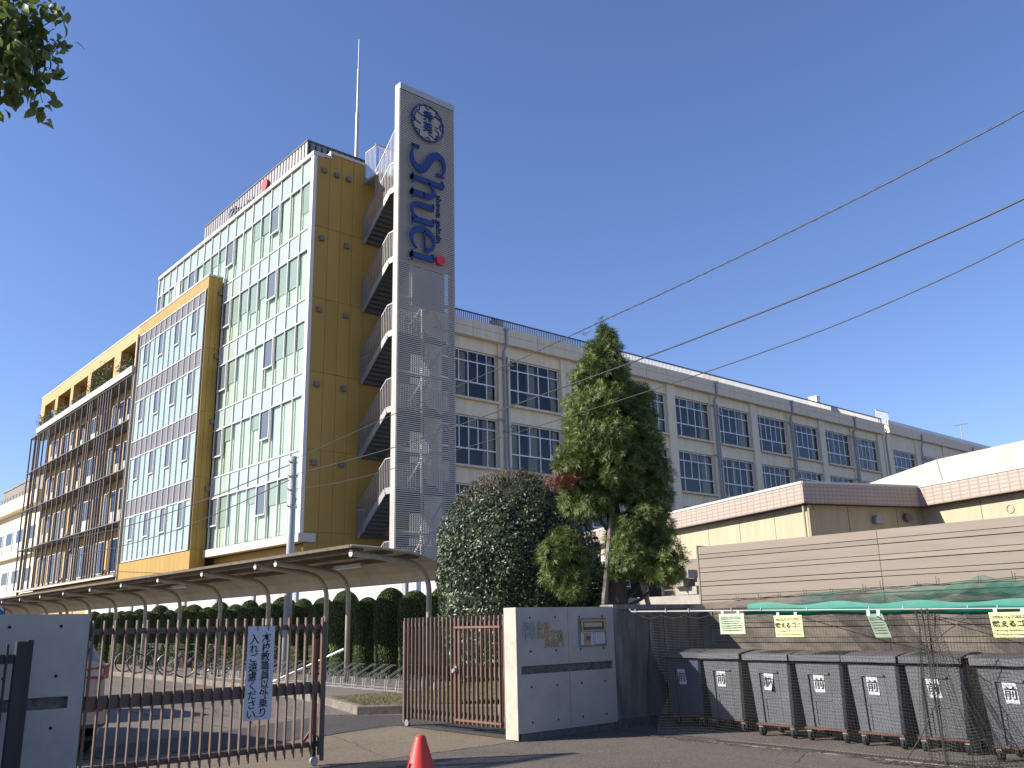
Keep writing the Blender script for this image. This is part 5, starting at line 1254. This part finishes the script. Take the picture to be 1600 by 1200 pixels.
# --- umbrella pine: whorls of needles on lumpy pads
TP = np.array([-11.08, 12.05, 0])
def whorls(P, N, rgn, L=.115, nb=14, w=.011):
    n = len(P); N = N+rgn.normal(0, .35, N.shape); N /= np.linalg.norm(N, axis=1)[:, None]
    A = np.cross(N, rgn.normal(0, 1, (n, 3))); A /= np.linalg.norm(A, axis=1)[:, None]; B = np.cross(N, A); Vs = []
    for k in range(nb):
        th = 2*math.pi*k/nb+rgn.uniform(-.2, .2, n); el = rgn.uniform(.05, .75, n); l = (L*rgn.uniform(.7, 1.2, n))[:, None]
        D = (A*np.cos(th)[:, None]+B*np.sin(th)[:, None])*np.cos(el)[:, None]+N*np.sin(el)[:, None]; Wd = np.cross(D, N); Wd /= np.maximum(1e-6, np.linalg.norm(Wd, axis=1)[:, None]); Wd *= w/2
        tip = P+D*l-np.array([0, 0, .18])*l*rgn.uniform(0, 1, n)[:, None]
        Vs.append(np.stack([P-Wd*.6, P+D*l*.5-Wd, tip, P+D*l*.5+Wd], 1))
    V = np.concatenate(Vs); return V, np.arange(len(V)*4).reshape(-1, 4)
pads = []   # centre (x along image right, depth, z), radii
rgt = np.array([.66, .75, 0]); fwd = np.array([-.75, .66, 0])
def pad(sx, dp, z, rx_, rz_): pads.append((TP+rgt*sx+fwd*dp+[0, 0, z], rx_, rz_))
prof_ = [(6.92, .06), (6.7, .18), (6.4, .40), (6.0, .58), (5.55, .76), (5.1, .86), (4.7, .92), (4.35, .86), (4.05, .60)]
rp = random.Random(4)
for z, r in prof_:
    k = max(1, int(r*11))
    for i in range(k):
        a = 2*math.pi*i/k+rp.random(); q = r*.60*rp.uniform(.85, 1.12); pad(q*math.cos(a)-.03, q*math.sin(a), z+rp.uniform(-.12, .12), (.09+.30*r)*rp.uniform(.85, 1.15), .13+.17*r)
for sx, z, rx_, rz_ in ((-.78, 4.35, .26, .22), (.80, 4.2, .30, .28), (.82, 3.75, .26, .26), (-.60, 4.0, .32, .24), (-.1, 3.85, .36, .22), (-.66, 3.66, .28, .24), (-.35, 3.58, .34, .20), (.48, 3.8, .30, .24), (.66, 3.42, .30, .22),
                        (.30, 3.22, .28, .20), (.80, 3.10, .26, .30), (.22, 2.95, .32, .24), (.60, 2.80, .36, .30), (.92, 2.58, .26, .32), (.25, 2.60, .38, .24), (.02, 2.42, .26, .16), (.62, 2.42, .38, .20), (.85, 2.30, .30, .14),
                        (-.90, 3.02, .20, .20), (-1.12, 2.72, .24, .26), (-.82, 2.70, .30, .30), (-1.02, 2.38, .28, .26), (-.74, 2.32, .26, .24), (-.80, 2.08, .22, .12)):
    pad(sx, rp.uniform(-.25, .15), z, rx_, rz_)
    if rx_ > .27: pad(sx, rp.uniform(.2, .45), z+.06, rx_*.9, rz_)
PP = []; NN = []; rgn = np.random.default_rng(8)
for c, rx_, rz_ in pads:
    n = int(480*rx_*(rx_+rz_)*2+34); u = rgn.normal(0, 1, (n, 3)); u /= np.linalg.norm(u, axis=1)[:, None]; q = 1+rgn.normal(0, .13, n)[:, None]
    PP.append(c+u*[rx_, rx_, rz_]*q); NN.append(u+[0, 0, .45])
PP = np.concatenate(PP); NN = np.concatenate(NN); NN /= np.linalg.norm(NN, axis=1)[:, None]
# drop whorls buried deep inside other pads
keep = np.ones(len(PP), bool)
for c, rx_, rz_ in pads:
    d_ = (((PP-c)/[rx_, rx_, rz_])**2).sum(1); keep &= ~(d_ < .45)
PP, NN = PP[keep], NN[keep]
t = thing('umbrella_pine', (-11.08, 12.05, 0), 'tall umbrella pine with conical green crown and lower clumps, propped by stakes', 'tree')
redc = TP+rgt*-.86+fwd*-.30+[0, 0, 4.02]; isr = (((PP-redc)/[.30, .30, .14])**2).sum(1) < 1
V, Fc = whorls(PP[~isr], NN[~isr], rgn); npmesh('crown', V, Fc, 'pine', t)
b = MB()
for c, rx_, rz_ in pads:
    b.lathe((c[0], c[1], c[2]-rz_*.62), [(rx_*.70*math.sin(q), rz_*.62*(1-math.cos(q))) for q in (.35, .8, 1.3, 1.8, 2.4, 2.9)], 9)
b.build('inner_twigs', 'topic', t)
rp_ = redc+rgn.normal(0, 1, (90, 3))*[.14, .14, .07]; V, Fc = whorls(rp_, rgn.normal(0, 1, (90, 3)), rgn, .12, 14, .011); npmesh('withered_clump', V, Fc, 'pine_r', t)
V, Fc = whorls(TP+rgt*-.03+np.array([[0, 0, 7.12], [0, 0, 7.02], [.05, .1, 6.95], [-.2, -.2, 6.9], [-.25, -.25, 6.86], [0, 0, 7.18]]), np.tile([[0, 0, 1.]], (6, 1)), rgn, .15, 16, .01); npmesh('leader', V, Fc, 'pine', t)
b = MB(); b.tube([TP+[0, 0, 0], TP+[.02, 0, 1.5], TP+[0, .02, 3], TP+[0, 0, 4.5], TP+[0, 0, 6.9]], [.21, .19, .14, .08, .02], 12); tk = b.build('trunk', 'bark', t, True)
b = MB()
for c, rx_, rz_ in pads:
    if rx_ > .28: z = c[2]-.35; p0 = TP+[0, 0, max(1.2, z-.25)]; b.tube([p0, (p0+c)/2+[0, 0, -.08], c], [.04, .03, .012], 6)
b.build('branch', 'bark', tk)
for (a_, c_, r) in (((-.55, -.5, 0), (-.02, -.1, 3.5), .055), ((-.28, .3, 0), (-.02, .1, 3.6), .06), ((1.0, .1, 0), (.35, 0, 2.6), .05)):
    b = MB(); p0 = TP+rgt*a_[0]+fwd*a_[1]+[0, 0, a_[2]]; p1 = TP+rgt*c_[0]+fwd*c_[1]+[0, 0, c_[2]]; b.tube([p0, p1], [r, r*.85], 8); b.build('prop_stake', 'stake', t)
# --- overhanging branch, top left, of a street tree standing just out of the picture
t = thing('street_tree', (-6.9, -.4, 0), 'overhanging leafy branch of a street tree at the top left corner', 'tree')
b = MB(); b.tube([(-6.9, -.6, 0), (-6.95, -.55, 2.5), (-6.8, -.4, 4.4), (-6.7, -.3, 6.5), (-6.6, -.3, 8)], [.16, .14, .12, .08, .03], 12); tk = b.build('trunk', 'bark', t, True)
rb = np.random.default_rng(33); b = MB(); tips = []
right_ = np.array([.658, .753, 0]); C0 = np.array([-5.54, .66, 4.70])
def twig(p, q, r):
    m_ = (np.array(p)+q)/2+rb.normal(0, .03, 3); b.tube([tuple(p), tuple(m_), tuple(q)], [r, r*.7, r*.35], 5)
root = np.array([-6.8, -.4, 4.5])
for k in range(13):
    q = C0+right_*rb.uniform(-.15, .28)+np.array([0, 0, 1])*rb.uniform(-.26, .62)+rb.normal(0, .08, 3); mid = root*.45+q*.55+rb.normal(0, .05, 3)+[0, 0, .1]
    twig(root+rb.normal(0, .03, 3), mid, .022); twig(mid, q, .012)
    for j in range(7):
        e = q+right_*rb.normal(.02, .11)+np.array([0, 0, 1])*rb.normal(-.03, .11)+rb.normal(0, .05, 3); twig(q, e, .005)
        for w_ in range(9): tips.append(e+rb.normal(0, .035, 3))
for k in range(900): tips.append(C0+right_*(-.33+rb.normal(0, .2))+np.array([0, 0, 1])*rb.uniform(-.3, .9)+rb.normal(0, .12, 3))
b.build('branch', 'bark', tk)
tips = np.array(tips); vs = []; fs = []
for p in tips:
    d_ = rb.normal(0, .6, 3)+[0, 0, -.75]; d_ /= np.linalg.norm(d_); s_ = np.cross(d_, rb.normal(0, 1, 3)); s_ /= np.linalg.norm(s_); nn = np.cross(d_, s_); L = rb.uniform(.06, .105); w = L*.30
    o = len(vs); prof2 = ((0, 0), (.18, .55), (.42, 1.0), (.7, .75), (1.0, 0))
    for u_, v_ in prof2: c = p+d_*L*u_+nn*L*.16*math.sin(u_*2.6); vs += [c-s_*w*v_+nn*w*.3*v_, c, c+s_*w*v_+nn*w*.3*v_]
    for i in range(4):
        for j in range(2): fs.append((o+i*3+j, o+i*3+j+1, o+i*3+j+4, o+i*3+j+3))
npmesh('crown', vs, fs, 'branch', t, True)
# --- terrace plants
def planter(x0, x1, hmax, n, label, seed):
    rgn = np.random.default_rng(seed); t = thing('terrace_plant', ((x0+x1)/2, 18.9, 19.1), label, 'plant', 'plants along the terrace ledge')
    P = np.c_[rgn.uniform(x0, x1, n), 18.98+rgn.normal(0, .22, n), 19.1+hmax*rgn.beta(1.3, 2.2, n)*(.55+.45*np.sin((rgn.uniform(0, 1, n))*3.14))]
    V, Fc = leaves(P, np.tile([[-.2, -.6, .6]], (n, 1)), .16, .4, rgn, .2, 1.0); npmesh('foliage', V, Fc, 'planty', t)
    b = MB()
    for k in range(14): x = rgn.uniform(x0, x1); b.tube([(x, 19.0, 19.05), (x+rgn.normal(0, .15), 18.95, 19.1+hmax*.6)], .015, 4)
    b.build('stem', 'bark', t)
planter(-85.3, -81.4, 1.3, 900, 'spiky green terrace plant in the leftmost opening', 1); planter(-80.4, -77, 1.0, 700, 'low green plant in the second terrace opening from the left', 2)
planter(-75.9, -72.5, .7, 300, 'sparse plant behind the railing in the third terrace opening', 5); planter(-70.9, -66.2, 2.1, 1900, 'tallest dense terrace shrub, in the wide fourth opening', 3); planter(-64.3, -61.4, 1.3, 800, 'green plant in the terrace opening next to the projecting bay', 4)
# ================================================================== pole and cables
t = thing('cable_pole', (-27.4, 14, 0), 'slim pale steel pole carrying three cables behind the bicycle shelter', 'pole')
b = MB(); b.tube([(-27.4, 14, 0), (-27.4, 14, 4), (-27.45, 14, 7.2)], [.14, .13, .11], 12); b.build('shaft', 'polem', t, True)
for z in (7.0, 6.5, 6.05, 5.5):
    b = MB(); b.tube([(-27.43+.13*math.cos(a), 14+.13*math.sin(a), z) for a in np.linspace(0, 6.3, 12)], .02, 5); b.tube([(-27.45, 13.9, z), (-27.3, 13.75, z+.02)], .02, 5); b.build('band', 'zinc', t)
b = MB(); b.tube([(-27.2, 13.85, 5.9), (-26.8, 13.8, 5.7), (-26.7, 13.8, 5.35), (-27.1, 13.85, 5.45), (-27.3, 13.9, 5.55)], .02, 5); b.build('loop_cable', 'cable', t)
c1 = [(-27.35, 13.85, 7.02), (-19.33, 12.4, 6.80), (-14.97, 11.54, 6.62), (-12.69, 11.1, 6.52), (-9.59, 10.49, 6.43), (-7.9, 10.16, 6.38), (-5.96, 9.78, 6.35), (-4.45, 9.48, 6.34), (-3.24, 9.24, 6.36), (-2.54, 9.11, 6.39), (-1.5, 8.9, 6.5)]
c2 = [(-27.35, 13.85, 6.52), (-19.3, 12.39, 5.95), (-15.17, 11.58, 5.74), (-11.13, 10.79, 5.59), (-8.76, 10.32, 5.50), (-7.3, 10.04, 5.46), (-5.05, 9.6, 5.43), (-3.76, 9.34, 5.45), (-2.7, 9.14, 5.49), (-1.5, 8.9, 5.6)]
c3 = [(-27.35, 13.85, 6.05), (-22.15, 12.95, 5.57), (-14.99, 11.55, 5.20), (-11.38, 10.84, 5.04), (-8.65, 10.3, 4.95), (-6.73, 9.93, 4.91), (-5.13, 9.61, 4.91), (-3.83, 9.36, 4.98), (-2.77, 9.15, 5.09), (-1.5, 8.9, 5.3)]
def smooth(pts, k=8):
    P = [Vector(p) for p in pts]; out = []
    for i in range(len(P)-1):
        p0 = P[max(0, i-1)]; p1 = P[i]; p2 = P[i+1]; p3 = P[min(len(P)-1, i+2)]
        for q in range(k):
            s_ = q/k; out.append(.5*((2*p1)+(-p0+p2)*s_+(2*p0-5*p1+4*p2-p3)*s_*s_+(-p0+3*p1-3*p2+p3)*s_**3))
    return out+[P[-1]]
def cable(pts, r, label, wrap=0, steel=False):
    b = MB(); S_ = smooth(pts); b.tube(S_, r, 6)
    if wrap:
        hp = []
        for i in range(len(S_)-1):
            d = S_[i+1]-S_[i]; n_ = max(2, int(d.length/.05))
            for q in range(n_): hp.append(S_[i]+d*q/n_)
        hh = []; 
        for i, p in enumerate(hp): a = i*1.0; hh.append(p+Vector((.35*math.cos(a), .35*math.cos(a)*-.2, math.sin(a)))*wrap)
        b.tube(hh, r*.5, 4)
    tag(b.build('overhead_cable', 'cable'), label, 'cable', 'overhead cables')
cable(c1, .009, 'highest overhead cable, wound with a spiral wire, crossing the pine tip', .011); cable(c2, .012, 'thick middle overhead cable crossing the pine crown'); cable(c3, .0075, 'thin lowest overhead cable running to the slim pole')
cable([(-27.5, 14.1, 7.02), (-38, 14.6, 6.75), (-50, 15.2, 6.85), (-68, 16, 7.6)], .02, 'upper cable running left from the slim pole across the yellow bay'); cable([(-27.5, 14.1, 6.5), (-38, 14.6, 5.9), (-50, 15.2, 5.85), (-68, 16, 6.3)], .018, 'lower cable running left from the slim pole across the yellow bay')
# ================================================================== vehicles
def car_body(name, label, cat, X0, Y0, Y1, length, hgt, belt, paint, glassm, lights=True):
    t = thing(name, (X0-length/2, (Y0+Y1)/2, 0), label, cat); yc = (Y0+Y1)/2; hw = (Y1-Y0)/2
    # sections from the rear (x = X0) toward -x ; (dx, z_top, roof half width factor)
    secs = [(0.0, belt+.02, .93), (.06, belt+.10, .95), (.28, hgt-.10, .97), (.60, hgt-.01, 1), (1.6, hgt, 1), (2.6, hgt-.04, 1), (3.05, belt+.32, 1), (3.5, belt+.02, 1), (length-.15, belt-.22, .95), (length, belt-.45, .85)]
    vs = []; m_ = 0
    for dx_, zt, wf in secs:
        zt = max(zt, belt-.5); w0 = hw*wf; roofw = w0*(.80 if zt > belt+.2 else .93)
        ring = [(w0*.94, .26), (w0, .40), (w0, belt-.35), (w0*.985, min(zt, belt)-.02), (roofw, max(min(zt, belt)-.01, zt-.09)), (roofw*.86, zt)]
        ring = ring+[(-a, z) for a, z in reversed(ring)]; m_ = len(ring); vs += [(X0-dx_, yc+a, z) for a, z in ring]
    fs = [(i*m_+j, i*m_+(j+1) % m_, (i+1)*m_+(j+1) % m_, (i+1)*m_+j) for i in range(len(secs)-1) for j in range(m_)]+[tuple(range(m_)), tuple((len(secs)-1)*m_+j for j in reversed(range(m_)))]
    b = MB(); b.raw(vs, fs); b.build('body', paint, t, False)
    b = MB(); b.raw([(X0-.07+.02, yc-hw*.72, belt+.12), (X0-.07+.02, yc+hw*.72, belt+.12), (X0-.27+.02, yc+hw*.66, hgt-.14), (X0-.27+.02, yc-hw*.66, hgt-.14)], [(0, 1, 2, 3)]); b.build('rear_window', glassm, t)
    for sd in (1, -1):
        b = MB(); y = yc+sd*(hw*.93+.005); b.raw([(X0-.35, y, belt+.05), (X0-3.2, y, belt+.05), (X0-2.7, yc+sd*hw*.835, hgt-.13), (X0-.55, yc+sd*hw*.835, hgt-.13)], [(0, 1, 2, 3)]); b.build('side_window', glassm, t)
        b = MB(); yl = yc+sd*hw
        b.raw([(X0+.012, yl-sd*.42, belt-.09), (X0+.012, yl-sd*.07, belt-.04), (X0-.10, yl+sd*.008, belt-.02), (X0-.22, yl+sd*.008, belt-.12), (X0-.10, yl+sd*.008, belt-.20), (X0+.012, yl-sd*.09, belt-.22), (X0+.012, yl-sd*.42, belt-.18)], [(0, 1, 5, 6), (1, 2, 4, 5), (2, 3, 4)]); tl_ = b.build('tail_light', 'tail', t)
        b = MB(); b.raw([(X0+.016, yl-sd*.34, belt-.10), (X0+.016, yl-sd*.10, belt-.08), (X0+.016, yl-sd*.10, belt-.17), (X0+.016, yl-sd*.34, belt-.17)], [(0, 1, 2, 3)]); b.build('reversing_light', 'tailw', tl_)
        b = MB(); b.box(X0+.03, X0+.075, yl-sd*.36 if sd > 0 else yl+.08, yl-sd*.08 if sd > 0 else yl+.36, .56, .60); b.build('reflector', 'tail', t)
        for wx in (.75, length-.85):
            b = MB(); b.disc((X0-wx, yc+sd*(hw-.20) if sd > 0 else yc-hw+.0, .32), (1, 0, 0), (0, 0, 1), (0, 1, 0), .32, .20, 22); w_ = b.build('wheel', 'rubber', t)
            b = MB(); b.disc((X0-wx, yc+sd*(hw+.002) if sd > 0 else yc-hw-.004, .32), (1, 0, 0), (0, 0, 1), (0, 1, 0), .21, .008, 18); b.build('rim', 'zinc', w_)
    b = MB(); b.bevbox(X0-.18, X0+.07, yc-hw*1.0, yc+hw*1.0, .36, .66, .05); b.build('rear_bumper', paint, t)
    b = MB(); b.box(X0-.3, X0+.0, yc-hw*.85, yc+hw*.85, .20, .36); b.build('underbody', 'rubber', t)
    return t
car_body('parked_car', 'champagne car behind the left gate showing its right tail light', 'car', -12.9, 2.33, 4.06, 4.6, 1.60, 1.17, 'carp', 'carglass')
car_body('parked_van', 'blue van whose roof shows above the left concrete wall', 'van', -19.0, 2.4, 4.25, 4.6, 2.16, 1.3, 'blue', 'carglass')
